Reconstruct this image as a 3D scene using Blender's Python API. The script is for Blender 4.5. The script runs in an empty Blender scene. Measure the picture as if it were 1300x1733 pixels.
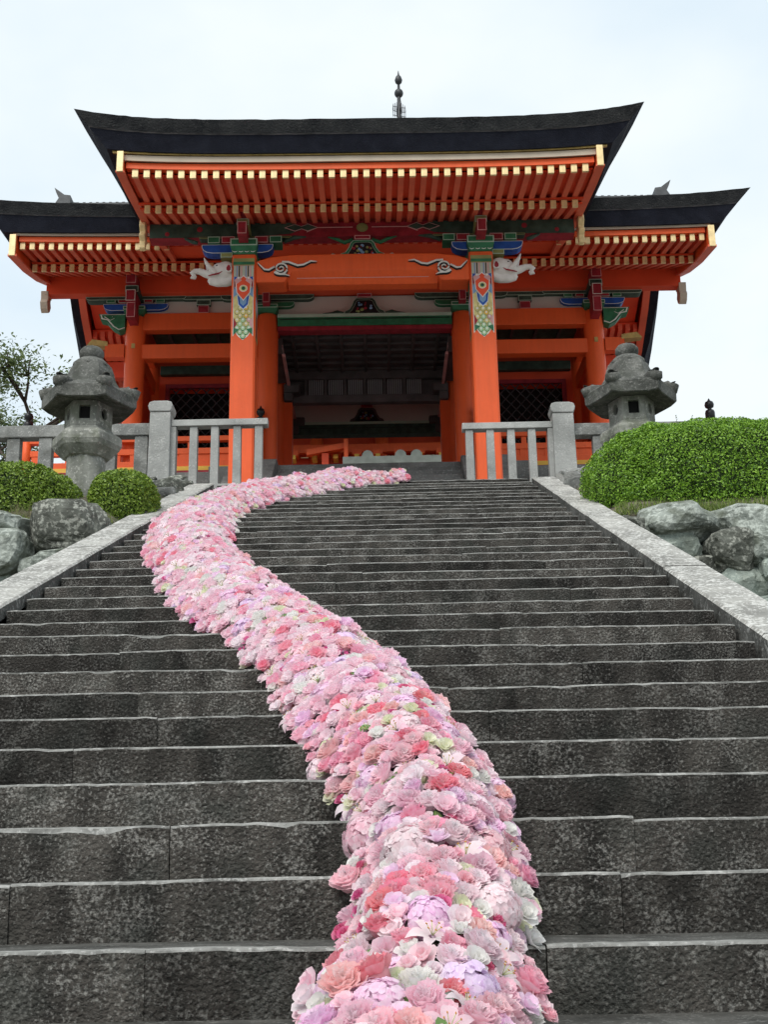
import bpy, math, random
import numpy as np
from mathutils import Vector, Matrix, noise as mnoise

random.seed(7)
SC = bpy.context.scene
COL = SC.collection

# ------------------------------------------------------------------ camera
cam_data = bpy.data.cameras.new('camera')
cam_data.sensor_fit = 'HORIZONTAL'
cam_data.sensor_width = 36.0
cam_data.lens = 36.0 * 2125.54 / 1300.0
cam_data.clip_start = 0.05
cam_data.clip_end = 3000.0
cam = bpy.data.objects.new('camera', cam_data)
COL.objects.link(cam)
_R = (0.99978196, 0.01189550, -0.01716195)
_U = (0.01985275, -0.28670193, 0.95781411)
_F = (-0.00647331, 0.95794598, 0.28687558)
cam.matrix_world = Matrix(((_R[0], _U[0], -_F[0], 0.265304), (_R[1], _U[1], -_F[1], -3.234126),
                           (_R[2], _U[2], -_F[2], 0.132575), (0, 0, 0, 1)))
SC.camera = cam

# ------------------------------------------------------------------ sky, sun, exposure
SUN_EL, SUN_AZ = math.radians(52), math.radians(-158)      # behind the camera, a little to the left
world = bpy.data.worlds.new('World')
SC.world = world
world.use_nodes = True
wn, wl = world.node_tree.nodes, world.node_tree.links
wn.clear()
w_out = wn.new('ShaderNodeOutputWorld')
w_bg = wn.new('ShaderNodeBackground')
w_sky = wn.new('ShaderNodeTexSky'); w_sky.sky_type = 'NISHITA'; w_sky.sun_disc = False
w_sky.sun_elevation = SUN_EL; w_sky.sun_rotation = SUN_AZ
w_sky.air_density = 1.0; w_sky.dust_density = 3.0
w_tc = wn.new('ShaderNodeTexCoord')
w_map = wn.new('ShaderNodeMapping'); w_map.inputs['Scale'].default_value = (1.6, 1.6, 3.2)
w_noise = wn.new('ShaderNodeTexNoise'); w_noise.inputs['Scale'].default_value = 1.5
w_noise.inputs['Detail'].default_value = 5.0; w_noise.inputs['Roughness'].default_value = 0.5
w_ramp = wn.new('ShaderNodeValToRGB')
w_ramp.color_ramp.elements[0].position = 0.37; w_ramp.color_ramp.elements[0].color = (5.6, 6.55, 7.25, 1)
w_ramp.color_ramp.elements[1].position = 0.62; w_ramp.color_ramp.elements[1].color = (7.1, 7.6, 7.7, 1)
w_mix = wn.new('ShaderNodeMix'); w_mix.data_type = 'RGBA'; w_mix.inputs[0].default_value = 0.9
wl.new(w_tc.outputs['Generated'], w_map.inputs['Vector'])
wl.new(w_map.outputs['Vector'], w_noise.inputs['Vector'])
wl.new(w_noise.outputs['Fac'], w_ramp.inputs['Fac'])
wl.new(w_sky.outputs['Color'], w_mix.inputs[6])
wl.new(w_ramp.outputs['Color'], w_mix.inputs[7])
wl.new(w_mix.outputs[2], w_bg.inputs['Color'])
w_bg.inputs['Strength'].default_value = 0.072
wl.new(w_bg.outputs['Background'], w_out.inputs['Surface'])

sun_data = bpy.data.lights.new('sun', 'SUN')
sun_data.energy = 1.5
sun_data.angle = math.radians(40)
sun_data.color = (1.0, 0.965, 0.92)
sun = bpy.data.objects.new('sun', sun_data)
COL.objects.link(sun)
_sd = Vector((math.sin(SUN_AZ) * math.cos(SUN_EL), math.cos(SUN_AZ) * math.cos(SUN_EL), math.sin(SUN_EL)))
sun.rotation_euler = _sd.to_track_quat('Z', 'Y').to_euler()
sun.location = (-5, -10, 30)

vs = SC.view_settings
vs.view_transform = 'Standard'; vs.look = 'None'; vs.gamma = 1.0; vs.use_curve_mapping = False
vs.exposure = 1.0
SC.cycles.use_denoising = True
SC.cycles.use_adaptive_sampling = True
SC.cycles.adaptive_threshold = 0.02
SC.cycles.max_bounces = 6
SC.cycles.diffuse_bounces = 4
SC.cycles.glossy_bounces = 2

# ------------------------------------------------------------------ helpers
OFF = {}          # world position of each object's own origin

def link(o, parent=None, world_loc=None):
    COL.objects.link(o)
    base = Vector(OFF[parent.name]) if parent is not None else Vector((0, 0, 0))
    if parent is not None:
        o.parent = parent
    if world_loc is not None:
        o.location = Vector(world_loc) - base
        OFF[o.name] = Vector(world_loc)
    else:
        OFF[o.name] = base
    return o

def thing(name, label, cat, loc, group=None):
    o = bpy.data.objects.new(name, None)
    o.empty_display_size = 0.2
    link(o, None, loc)
    o['label'] = label; o['category'] = cat
    if group: o['group'] = group
    return o

def tag(o, label=None, cat=None, group=None, kind=None):
    if label: o['label'] = label
    if cat: o['category'] = cat
    if group: o['group'] = group
    if kind: o['kind'] = kind
    return o

class MB:
    """collects faces in world coordinates and links them as one mesh object"""
    def __init__(self):
        self.v = []; self.f = []; self.m = []
    def quad(self, pts, mi=0):
        n = len(self.v); self.v += [tuple(p) for p in pts]
        self.f.append(tuple(range(n, n + len(pts)))); self.m.append(mi)
    def hexa(self, b, t, mi=0):
        """b, t: four corner points each, same order"""
        n = len(self.v); self.v += [tuple(p) for p in b] + [tuple(p) for p in t]
        for q in ((3, 2, 1, 0), (4, 5, 6, 7), (0, 1, 5, 4), (1, 2, 6, 5), (2, 3, 7, 6), (3, 0, 4, 7)):
            self.f.append(tuple(n + k for k in q)); self.m.append(mi)
        return self
    def box(self, x0, x1, y0, y1, z0, z1, mi=0):
        if x0 > x1: x0, x1 = x1, x0
        return self.hexa([(x0, y0, z0), (x1, y0, z0), (x1, y1, z0), (x0, y1, z0)],
                         [(x0, y0, z1), (x1, y0, z1), (x1, y1, z1), (x0, y1, z1)], mi)
    def prism(self, poly, axis, a0, a1, mi=0):
        """poly: 2-D outline; axis 'y': points are (x,z) extruded along y; 'x': (y,z) along x; 'z': (x,y) along z"""
        n = len(self.v); k = len(poly)
        for a in (a0, a1):
            for p in poly:
                self.v.append((p[0], a, p[1]) if axis == 'y' else (a, p[0], p[1]) if axis == 'x' else (p[0], p[1], a))
        self.f.append(tuple(range(n, n + k))); self.m.append(mi)
        self.f.append(tuple(range(n + 2 * k - 1, n + k - 1, -1))); self.m.append(mi)
        for i in range(k):
            j = (i + 1) % k
            self.f.append((n + i, n + k + i, n + k + j, n + j)); self.m.append(mi)
        return self
    def lathe(self, prof, c, n=16, mi=0, phase=0.0, sx=1.0, sy=1.0):
        s = len(self.v)
        for r, z in prof:
            for k in range(n):
                a = 2 * math.pi * k / n + phase
                self.v.append((c[0] + sx * r * math.cos(a), c[1] + sy * r * math.sin(a), c[2] + z))
        for i in range(len(prof) - 1):
            for k in range(n):
                q = (k + 1) % n
                self.f.append((s + i * n + k, s + i * n + q, s + (i + 1) * n + q, s + (i + 1) * n + k)); self.m.append(mi)
        self.f.append(tuple(s + k for k in reversed(range(n)))); self.m.append(mi)
        self.f.append(tuple(s + (len(prof) - 1) * n + k for k in range(n))); self.m.append(mi)
        return self
    def tube(self, path, rad, n=8, mi=0, flat=None):
        P = [Vector(p) for p in path]; s = len(self.v)
        if not isinstance(rad, (list, tuple)): rad = [rad] * len(P)
        ref = Vector((0, 0, 1)) if flat is None else Vector(flat)
        for i, p in enumerate(P):
            d = (P[min(i + 1, len(P) - 1)] - P[max(i - 1, 0)]).normalized()
            a = d.cross(ref)
            if a.length < 1e-4: a = d.cross(Vector((1, 0, 0)))
            a.normalize(); b = a.cross(d)
            for k in range(n):
                t = 2 * math.pi * k / n
                self.v.append(tuple(p + (a * math.cos(t) + b * math.sin(t)) * rad[i]))
        for i in range(len(P) - 1):
            for k in range(n):
                q = (k + 1) % n
                self.f.append((s + i * n + k, s + i * n + q, s + (i + 1) * n + q, s + (i + 1) * n + k)); self.m.append(mi)
        self.f.append(tuple(s + k for k in reversed(range(n)))); self.m.append(mi)
        self.f.append(tuple(s + (len(P) - 1) * n + k for k in range(n))); self.m.append(mi)
        return self
    def ball(self, c, rx, ry, rz, nu=12, nv=8, mi=0):
        prof = []
        for i in range(nv + 1):
            a = -math.pi / 2 + math.pi * i / nv
            prof.append((max(math.cos(a), 0.02), math.sin(a)))
        s = len(self.v)
        self.lathe(prof, (0, 0, 0), nu, mi)
        for i in range(s, len(self.v)):
            x, y, z = self.v[i]
            self.v[i] = (c[0] + x * rx, c[1] + y * ry, c[2] + z * rz)
        return self
    def grid(self, rows, mi=0, closed=False):
        s = len(self.v); nc = len(rows[0])
        for r in rows: self.v += [tuple(p) for p in r]
        for i in range(len(rows) - 1):
            for k in range(nc - 1 + (1 if closed else 0)):
                q = (k + 1) % nc
                self.f.append((s + i * nc + k, s + i * nc + q, s + (i + 1) * nc + q, s + (i + 1) * nc + k)); self.m.append(mi)
        return self
    def xform(self, fn, start=0):
        for i in range(start, len(self.v)): self.v[i] = tuple(fn(self.v[i]))
        return self
    def mesh(self, name, mats, off=(0, 0, 0), smooth=False):
        me = bpy.data.meshes.new(name)
        ox, oy, oz = off
        me.from_pydata([(x - ox, y - oy, z - oz) for x, y, z in self.v], [], self.f)
        if not isinstance(mats, (list, tuple)): mats = [mats]
        for m in mats: me.materials.append(m)
        if len(mats) > 1: me.polygons.foreach_set('material_index', self.m)
        if smooth:
            me.polygons.foreach_set('use_smooth', [True] * len(self.f))
        me.update()
        return me
    def build(self, name, mats, parent=None, smooth=False, loc=None, bevel=0.0, kind=None):
        off = Vector(loc) if loc is not None else (OFF[parent.name] if parent is not None else Vector((0, 0, 0)))
        o = bpy.data.objects.new(name, self.mesh(name, mats, off, smooth))
        link(o, parent, tuple(off))
        if bevel > 0:
            b = o.modifiers.new('bevel', 'BEVEL'); b.width = bevel; b.segments = 2; b.limit_method = 'ANGLE'
            b.angle_limit = math.radians(40)
        if kind: o['kind'] = kind
        return o

def inst(name, mesh, parent, wloc, rot=None, scale=None):
    o = bpy.data.objects.new(name, mesh)
    link(o, parent, wloc)
    if rot is not None: o.rotation_euler = rot
    if scale is not None: o.scale = scale
    return o

# ------------------------------------------------------------------ materials
def new_mat(name):
    m = bpy.data.materials.new(name); m.use_nodes = True
    nt = m.node_tree
    return m, nt.nodes, nt.links, nt.nodes['Principled BSDF']

def paint(name, col, rough=0.55, var=0.12, scale=3.0, bump=0.03, bscale=40.0, spec=0.3, metal=0.0, dirt=0.0, streak=0.0):
    """one colour with soft uneven weathering and a fine relief"""
    m, n, l, b = new_mat(name)
    tc = n.new('ShaderNodeTexCoord')
    n1 = n.new('ShaderNodeTexNoise'); n1.inputs['Scale'].default_value = scale; n1.inputs['Detail'].default_value = 6
    l.new(tc.outputs['Object'], n1.inputs['Vector'])
    r = n.new('ShaderNodeValToRGB')
    r.color_ramp.elements[0].position = 0.3; r.color_ramp.elements[1].position = 0.7
    d = 1 - var; u = 1 + var
    r.color_ramp.elements[0].color = (col[0] * d, col[1] * d, col[2] * d, 1)
    r.color_ramp.elements[1].color = (min(col[0] * u, 1), min(col[1] * u, 1), min(col[2] * u, 1), 1)
    l.new(n1.outputs['Fac'], r.inputs['Fac'])
    last = r.outputs['Color']
    if dirt > 0:
        n3 = n.new('ShaderNodeTexNoise'); n3.inputs['Scale'].default_value = scale * 4; n3.inputs['Detail'].default_value = 8
        n3.inputs['Roughness'].default_value = 0.7
        l.new(tc.outputs['Object'], n3.inputs['Vector'])
        rr = n.new('ShaderNodeMapRange'); rr.inputs[1].default_value = 0.52; rr.inputs[2].default_value = 0.75
        rr.inputs[4].default_value = dirt
        l.new(n3.outputs['Fac'], rr.inputs[0])
        mx = n.new('ShaderNodeMix'); mx.data_type = 'RGBA'
        l.new(rr.outputs[0], mx.inputs[0]); l.new(last, mx.inputs[6]); mx.inputs[7].default_value = (0.05, 0.045, 0.04, 1)
        last = mx.outputs[2]
    if streak > 0:
        mp = n.new('ShaderNodeMapping'); mp.inputs['Scale'].default_value = (9.0, 9.0, 0.7); l.new(tc.outputs['Object'], mp.inputs['Vector'])
        n5 = n.new('ShaderNodeTexNoise'); n5.inputs['Scale'].default_value = 1.6; n5.inputs['Detail'].default_value = 7; n5.inputs['Roughness'].default_value = 0.65
        l.new(mp.outputs['Vector'], n5.inputs['Vector'])
        r5 = n.new('ShaderNodeMapRange'); r5.inputs[1].default_value = 0.42; r5.inputs[2].default_value = 0.72; r5.inputs[4].default_value = streak
        l.new(n5.outputs['Fac'], r5.inputs[0])
        m5 = n.new('ShaderNodeMix'); m5.data_type = 'RGBA'; l.new(r5.outputs[0], m5.inputs[0]); l.new(last, m5.inputs[6]); m5.inputs[7].default_value = (col[0] * 0.55, col[1] * 0.55, col[2] * 0.7, 1)
        last = m5.outputs[2]
    l.new(last, b.inputs['Base Color'])
    b.inputs['Roughness'].default_value = rough
    b.inputs['Specular IOR Level'].default_value = spec
    b.inputs['Metallic'].default_value = metal
    if bump > 0:
        n2 = n.new('ShaderNodeTexNoise'); n2.inputs['Scale'].default_value = bscale; n2.inputs['Detail'].default_value = 4
        l.new(tc.outputs['Object'], n2.inputs['Vector'])
        bp = n.new('ShaderNodeBump'); bp.inputs['Strength'].default_value = bump * 10; bp.inputs['Distance'].default_value = 0.01
        l.new(n2.outputs['Fac'], bp.inputs['Height']); l.new(bp.outputs['Normal'], b.inputs['Normal'])
    return m

def stone(name, dark, mid, pale, patch=1.2, speck=55.0, speck_amt=0.5, speck_lo=0.56, speck_hi=0.66, bump=0.5, rough=0.9, moss=None, moss_amt=0.5, streak=0.0, world_co=True, objvar=0.0):
    """weathered stone: broad stains, pale lichen specks, rough relief"""
    m, n, l, b = new_mat(name)
    if world_co:
        g = n.new('ShaderNodeNewGeometry'); co = g.outputs['Position']
    else:
        g = n.new('ShaderNodeTexCoord'); co = g.outputs['Object']
    n1 = n.new('ShaderNodeTexNoise'); n1.inputs['Scale'].default_value = patch; n1.inputs['Detail'].default_value = 7
    n1.inputs['Roughness'].default_value = 0.62
    if streak > 0:
        mp = n.new('ShaderNodeMapping'); mp.inputs['Scale'].default_value = (2.2, 1.0, 1.0 - streak)
        l.new(co, mp.inputs['Vector']); l.new(mp.outputs['Vector'], n1.inputs['Vector'])
    else:
        l.new(co, n1.inputs['Vector'])
    r = n.new('ShaderNodeValToRGB')
    e = r.color_ramp.elements
    e[0].position = 0.34; e[0].color = (*dark, 1); e[1].position = 0.68; e[1].color = (*mid, 1)
    l.new(n1.outputs['Fac'], r.inputs['Fac'])
    # lichen specks, clustered by a broad mask
    n2 = n.new('ShaderNodeTexNoise'); n2.inputs['Scale'].default_value = speck; n2.inputs['Detail'].default_value = 5
    n2.inputs['Roughness'].default_value = 0.6
    l.new(co, n2.inputs['Vector'])
    n4 = n.new('ShaderNodeTexNoise'); n4.inputs['Scale'].default_value = patch * 3.3; n4.inputs['Detail'].default_value = 4
    l.new(co, n4.inputs['Vector'])
    ad = n.new('ShaderNodeMath'); ad.operation = 'MULTIPLY_ADD'; ad.inputs[1].default_value = 0.45; 
    l.new(n4.outputs['Fac'], ad.inputs[0]); l.new(n2.outputs['Fac'], ad.inputs[2])
    mr = n.new('ShaderNodeMapRange'); mr.inputs[1].default_value = speck_lo + 0.225; mr.inputs[2].default_value = speck_hi + 0.225
    mr.inputs[4].default_value = speck_amt
    l.new(ad.outputs[0], mr.inputs[0])
    mx = n.new('ShaderNodeMix'); mx.data_type = 'RGBA'
    l.new(mr.outputs[0], mx.inputs[0]); l.new(r.outputs['Color'], mx.inputs[6]); mx.inputs[7].default_value = (*pale, 1)
    last = mx.outputs[2]
    if moss is not None:
        n5 = n.new('ShaderNodeTexNoise'); n5.inputs['Scale'].default_value = patch * 1.7; n5.inputs['Detail'].default_value = 8
        mp2 = n.new('ShaderNodeMapping'); mp2.inputs['Location'].default_value = (7.3, 2.1, 4.4)
        l.new(co, mp2.inputs['Vector']); l.new(mp2.outputs['Vector'], n5.inputs['Vector'])
        m2 = n.new('ShaderNodeMapRange'); m2.inputs[1].default_value = 0.5; m2.inputs[2].default_value = 0.66; m2.inputs[4].default_value = moss_amt
        l.new(n5.outputs['Fac'], m2.inputs[0])
        my = n.new('ShaderNodeMix'); my.data_type = 'RGBA'
        l.new(m2.outputs[0], my.inputs[0]); l.new(last, my.inputs[6]); my.inputs[7].default_value = (*moss, 1)
        last = my.outputs[2]
    if objvar > 0:
        oi = n.new('ShaderNodeObjectInfo'); hs = n.new('ShaderNodeHueSaturation')
        v = n.new('ShaderNodeMapRange'); v.inputs[3].default_value = 1 - objvar; v.inputs[4].default_value = 1 + objvar
        l.new(oi.outputs['Random'], v.inputs[0]); l.new(v.outputs[0], hs.inputs['Value']); l.new(last, hs.inputs['Color'])
        last = hs.outputs['Color']
    l.new(last, b.inputs['Base Color'])
    b.inputs['Roughness'].default_value = rough
    b.inputs['Specular IOR Level'].default_value = 0.15
    if bump > 0:
        n3 = n.new('ShaderNodeTexNoise'); n3.inputs['Scale'].default_value = speck * 0.8; n3.inputs['Detail'].default_value = 6
        l.new(co, n3.inputs['Vector'])
        bp = n.new('ShaderNodeBump'); bp.inputs['Strength'].default_value = bump; bp.inputs['Distance'].default_value = 0.02
        l.new(n3.outputs['Fac'], bp.inputs['Height']); l.new(bp.outputs['Normal'], b.inputs['Normal'])
    return m

M = {}
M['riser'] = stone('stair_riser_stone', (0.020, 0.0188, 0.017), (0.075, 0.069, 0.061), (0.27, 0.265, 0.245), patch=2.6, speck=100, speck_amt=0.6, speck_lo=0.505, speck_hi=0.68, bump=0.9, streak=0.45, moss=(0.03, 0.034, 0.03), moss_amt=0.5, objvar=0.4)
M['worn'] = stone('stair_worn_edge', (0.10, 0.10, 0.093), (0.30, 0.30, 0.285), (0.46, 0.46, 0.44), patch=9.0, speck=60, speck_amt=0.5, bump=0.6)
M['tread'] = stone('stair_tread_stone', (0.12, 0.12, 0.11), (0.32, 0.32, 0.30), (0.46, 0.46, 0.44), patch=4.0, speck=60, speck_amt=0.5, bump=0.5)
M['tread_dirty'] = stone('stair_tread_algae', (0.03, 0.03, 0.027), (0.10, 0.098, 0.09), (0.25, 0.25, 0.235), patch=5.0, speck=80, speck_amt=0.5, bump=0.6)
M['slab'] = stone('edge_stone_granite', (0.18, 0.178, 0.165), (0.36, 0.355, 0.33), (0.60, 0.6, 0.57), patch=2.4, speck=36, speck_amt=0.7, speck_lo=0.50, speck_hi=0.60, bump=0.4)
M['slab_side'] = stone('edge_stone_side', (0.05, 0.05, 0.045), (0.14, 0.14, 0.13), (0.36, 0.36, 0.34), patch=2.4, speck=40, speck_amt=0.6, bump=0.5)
M['granite'] = stone('railing_granite', (0.22, 0.225, 0.215), (0.36, 0.365, 0.35), (0.5, 0.5, 0.48), patch=2.0, speck=45, speck_amt=0.5, bump=0.35)
M['granite_old'] = stone('old_railing_granite', (0.13, 0.135, 0.13), (0.29, 0.295, 0.28), (0.44, 0.44, 0.42), patch=2.6, speck=40, speck_amt=0.5, bump=0.5, moss=(0.09, 0.09, 0.08), moss_amt=0.5)
M['lantern'] = stone('lantern_stone', (0.13, 0.135, 0.12), (0.29, 0.295, 0.265), (0.48, 0.48, 0.44), patch=3.0, speck=30, speck_amt=0.6, bump=0.6, moss=(0.10, 0.115, 0.07), moss_amt=0.45, streak=0.5)
M['lantern_roof'] = stone('lantern_roof_stone', (0.055, 0.057, 0.052), (0.15, 0.152, 0.14), (0.26, 0.26, 0.24), patch=3.4, speck=40, speck_amt=0.55, speck_lo=0.52, speck_hi=0.68, bump=0.6, moss=(0.045, 0.05, 0.04), moss_amt=0.6)
M['boulder'] = stone('wall_boulder', (0.12, 0.135, 0.12), (0.33, 0.36, 0.325), (0.5, 0.54, 0.49), patch=3.6, speck=26, speck_amt=0.6, speck_lo=0.48, speck_hi=0.62, bump=1.0, moss=(0.075, 0.085, 0.06), moss_amt=0.7)
M['boulder_green'] = stone('pale_green_boulder', (0.16, 0.19, 0.17), (0.37, 0.42, 0.375), (0.52, 0.57, 0.5), patch=3.4, speck=26, speck_amt=0.5, bump=0.9, moss=(0.07, 0.08, 0.06), moss_amt=0.55)
M['boulder_dark'] = stone('dark_boulder', (0.05, 0.052, 0.045), (0.17, 0.18, 0.155), (0.42, 0.43, 0.38), patch=3.0, speck=24, speck_amt=0.6, speck_lo=0.52, speck_hi=0.62, bump=1.0)
M['platform'] = stone('platform_stone', (0.11, 0.11, 0.105), (0.22, 0.22, 0.21), (0.34, 0.34, 0.33), patch=1.6, speck=30, speck_amt=0.5, bump=0.4)
M['paving'] = stone('landing_paving', (0.2, 0.2, 0.19), (0.36, 0.355, 0.335), (0.5, 0.5, 0.48), patch=1.0, speck=30, speck_amt=0.4, bump=0.3)
M['soil'] = stone('dry_soil', (0.05, 0.045, 0.032), (0.15, 0.135, 0.1), (0.26, 0.25, 0.2), patch=2.0, speck=18, speck_amt=0.4, bump=1.0, moss=(0.05, 0.075, 0.025), moss_amt=0.7)
M['gravel'] = stone('pale_ground', (0.2, 0.195, 0.18), (0.32, 0.31, 0.29), (0.45, 0.44, 0.41), patch=0.4, speck=12, speck_amt=0.4, bump=0.3)
M['hollow_black'] = paint('unlit_black', (0.012, 0.012, 0.012), 0.95, 0.1, bump=0)  # near-black fill, the darkness of hollows put into the colour

# ================================================================== SETTING
T, RISE, NTOP = 0.40, 0.166561, 33          # tread depth, riser height, index of the landing edge
SW = 2.145                                   # half width of the steps
ZL = NTOP * RISE                             # landing level
def nose(Y): return Y * RISE / T

ground = MB()
ground.quad([(-900, -900, -1.75), (900, -900, -1.75), (900, 1500, -1.75), (-900, 1500, -1.75)])
tag(ground.build('ground', M['gravel']), kind='structure')

# ---- the long stone stairway
core = MB()
core.hexa([(-SW, -4.4, -1.72), (SW, -4.4, -1.72), (SW, 13.6, -1.72), (-SW, 13.6, -1.72)],
          [(-SW, -4.4, nose(-4.4) - 0.20), (SW, -4.4, nose(-4.4) - 0.20), (SW, 13.6, nose(13.6) - 0.22), (-SW, 13.6, nose(13.6) - 0.22)])
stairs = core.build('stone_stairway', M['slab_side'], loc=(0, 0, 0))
tag(stairs, 'long flight of dark weathered stone steps', kind='structure')

rs = random.Random(11)
def step_stone(x0, x1, Y, z, seed):
    mb = MB(); rr = random.Random(seed)
    n = max(6, int((x1 - x0) / 0.045)) if Y < 5 else max(4, int((x1 - x0) / 0.12))
    dy, dz = rr.uniform(-0.007, 0.007), rr.uniform(-0.005, 0.004)
    tilt = rr.uniform(-0.006, 0.006)
    rows = [[] for _ in range(7)]
    for k in range(n + 1):
        u = k / n; x = x0 + (x1 - x0) * u; wob = (0.003 * (rr.random() - 0.5) if k in (0, n) else 0.0); x += wob
        e = min(u, 1 - u) * (x1 - x0)
        rnd = 0.006 * math.exp(-e / 0.015)                 # rounded at the joints
        j1 = 0.006 * mnoise.noise((x * 3.1, seed * 1.7, 0)) + 0.004 * mnoise.noise((x * 13, seed, 3)) + 0.0025 * mnoise.noise((x * 37, seed, 5))
        j2 = 0.004 * mnoise.noise((x * 2.3, seed * 2.1, 9)) + 0.003 * mnoise.noise((x * 15, seed, 7))
        chip = max(0.0, mnoise.noise((x * 5.2, seed * 3.3, 1)) - 0.40) * (0.06 if Y < 4 else 0.03)
        y = Y + dy + j1 + rnd; zz = z + dz + tilt * (u - 0.5) + j2 - rnd * 0.5
        rows[0].append((x, y + 0.016, zz - RISE - 0.03))
        rows[1].append((x, y + 0.006 + 0.004 * mnoise.noise((x * 6, seed, 12)), zz - 0.085))
        ed = 0.004 + 0.004 * mnoise.noise((x * 21, seed, 14)) + 0.003 * mnoise.noise((x * 50, seed, 16))
        rows[2].append((x, y + 0.001 + chip * 0.6, zz - 0.004 - ed - chip * 0.8))
        rows[3].append((x, y + 0.003 + chip, zz - 0.004 - chip * 0.7))
        rows[4].append((x, y + 0.008 + chip * 1.2, zz - chip * 0.3))
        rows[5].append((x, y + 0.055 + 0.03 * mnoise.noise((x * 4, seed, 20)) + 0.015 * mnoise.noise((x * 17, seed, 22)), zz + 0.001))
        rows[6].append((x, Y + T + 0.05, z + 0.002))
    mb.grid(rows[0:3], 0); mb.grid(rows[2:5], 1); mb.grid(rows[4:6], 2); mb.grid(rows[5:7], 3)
    mb.f = mb.f; 
    for k in (0, -1):                                      # end faces
        mb.quad([rows[q][k] for q in range(7)] + [(rows[6][k][0], rows[6][k][1], rows[0][k][2])], 0)
    return mb
sid = 0
for i in range(-10, NTOP + 1):
    Y, z = i * T, i * RISE
    cuts = [-SW]
    x = -SW + rs.uniform(0.9, 2.2)
    while x < SW - 0.7:
        cuts.append(x); x += rs.uniform(1.3, 2.4)
    cuts.append(SW)
    if i == 0: cuts = [-SW, -0.36, 0.62, SW]
    if i == 1: cuts = [-SW, -0.82, 0.88, SW]
    if i == 2: cuts = [-SW, -0.45, 1.0, SW]
    for a, b in zip(cuts[:-1], cuts[1:]):
        sid += 1
        g0 = 0.0009 if a > -SW else 0.0; g1 = 0.0009 if b < SW else rs.uniform(0.0, 0.03)
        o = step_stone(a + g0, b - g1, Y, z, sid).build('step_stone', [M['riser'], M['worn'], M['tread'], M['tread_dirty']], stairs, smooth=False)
# ---- sloping edge stones on either side
def edge_stone(x0, x1, Ya, Yb, seed):
    mb = MB(); n = max(4, int((Yb - Ya) / 0.22)); rr = random.Random(seed)
    h = 0.037 + rr.uniform(-0.006, 0.006); dx = rr.uniform(-0.008, 0.008)
    sgn = 1 if x0 > 0 else -1
    A, B, C2, D, E2, F2 = [], [], [], [], [], []
    for k in range(n + 1):
        Y = Ya + (Yb - Ya) * k / n
        j = 0.007 * mnoise.noise((Y * 2.2, seed, 0)) + 0.005 * mnoise.noise((Y * 9, seed, 2))
        z = nose(Y) + h + 0.006 * mnoise.noise((Y * 3, seed, 8))
        A.append((x0 + dx + j, Y, z - 0.55)); B.append((x0 + dx + j, Y, z - 0.016)); C2.append((x0 + dx + j + sgn * 0.014, Y, z))
        D.append((x1 - sgn * 0.03, Y, z)); E2.append((x1, Y, z - 0.02)); F2.append((x1, Y, z - 0.55))
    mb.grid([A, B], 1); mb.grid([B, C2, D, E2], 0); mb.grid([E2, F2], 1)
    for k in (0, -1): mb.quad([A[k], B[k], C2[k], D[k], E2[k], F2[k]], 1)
    return mb
for sgn, joints in ((1, (-4.3, -1.6, 1.1, 3.2, 5.36, 7.5, 9.9, 13.0)), (-1, (-4.3, -1.9, 0.6, 3.1, 5.58, 8.4, 10.7, 13.0))):
    for k, (a, b) in enumerate(zip(joints[:-1], joints[1:])):
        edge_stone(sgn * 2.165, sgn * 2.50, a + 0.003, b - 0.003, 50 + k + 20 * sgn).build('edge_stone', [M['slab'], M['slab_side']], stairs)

# ---- landing, banks beside the stairs, upper terrace
land = MB()
land.box(-16, 16, 13.62, 19.6, -1.7, ZL - 0.004)
land.box(-16, -2.5, 13.0, 13.62, -1.7, ZL - 0.006)
land.box(2.5, 16, 13.0, 13.62, -1.7, ZL - 0.006)
tag(land.build('landing', M['paving']), 'pale stone landing at the head of the stairs', kind='structure')

def bank(sgn):
    mb = MB(); rows = []
    ys = [8.72 + k * 0.215 for k in range(21)]
    for Y in ys:
        row = []
        for k in range(22):
            x = 2.5 + 0.18 * k ** 1.35
            t = (Y - 8.72) / 4.3
            z = 3.62 + 0.22 * min(t * 6, 1) + (ZL - 3.9) * t ** 0.95
            z = min(z, ZL - 0.02, nose(Y) - 0.05 + (x - 2.5) * 0.7)
            z += 0.035 * mnoise.noise((x * 1.7, Y * 1.7, sgn * 5)) + 0.015 * mnoise.noise((x * 7, Y * 7, 3))
            row.append((sgn * x, Y, z))
        rows.append(row)
    mb.grid(rows)
    return mb
for sgn in (-1, 1):
    tag(bank(sgn).build('planted_bank', M['soil'], smooth=True), kind='structure')
    low = MB(); rows = []
    for k in range(24):
        Y = -4.4 + k * 0.57
        rows.append([(sgn * x, Y, max(nose(Y) - 1.15, -1.74) + 0.05 * mnoise.noise((x, Y, 2))) for x in (2.5, 3.2, 4.2, 5.5, 7.5, 10, 15)])
    low.grid(rows)
    tag(low.build('lower_bank', M['soil'], smooth=True), kind='structure')

plateau = MB()
plateau.box(-45, 45, 25.6, 120, -1.7, 7.80)
tag(plateau.build('upper_terrace', M['gravel']), kind='structure')
terrace2 = MB(); terrace2.box(-14, 14, 28.4, 110, 7.7, 10.5)
tag(terrace2.build('hall_terrace', M['platform']), kind='structure')

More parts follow.
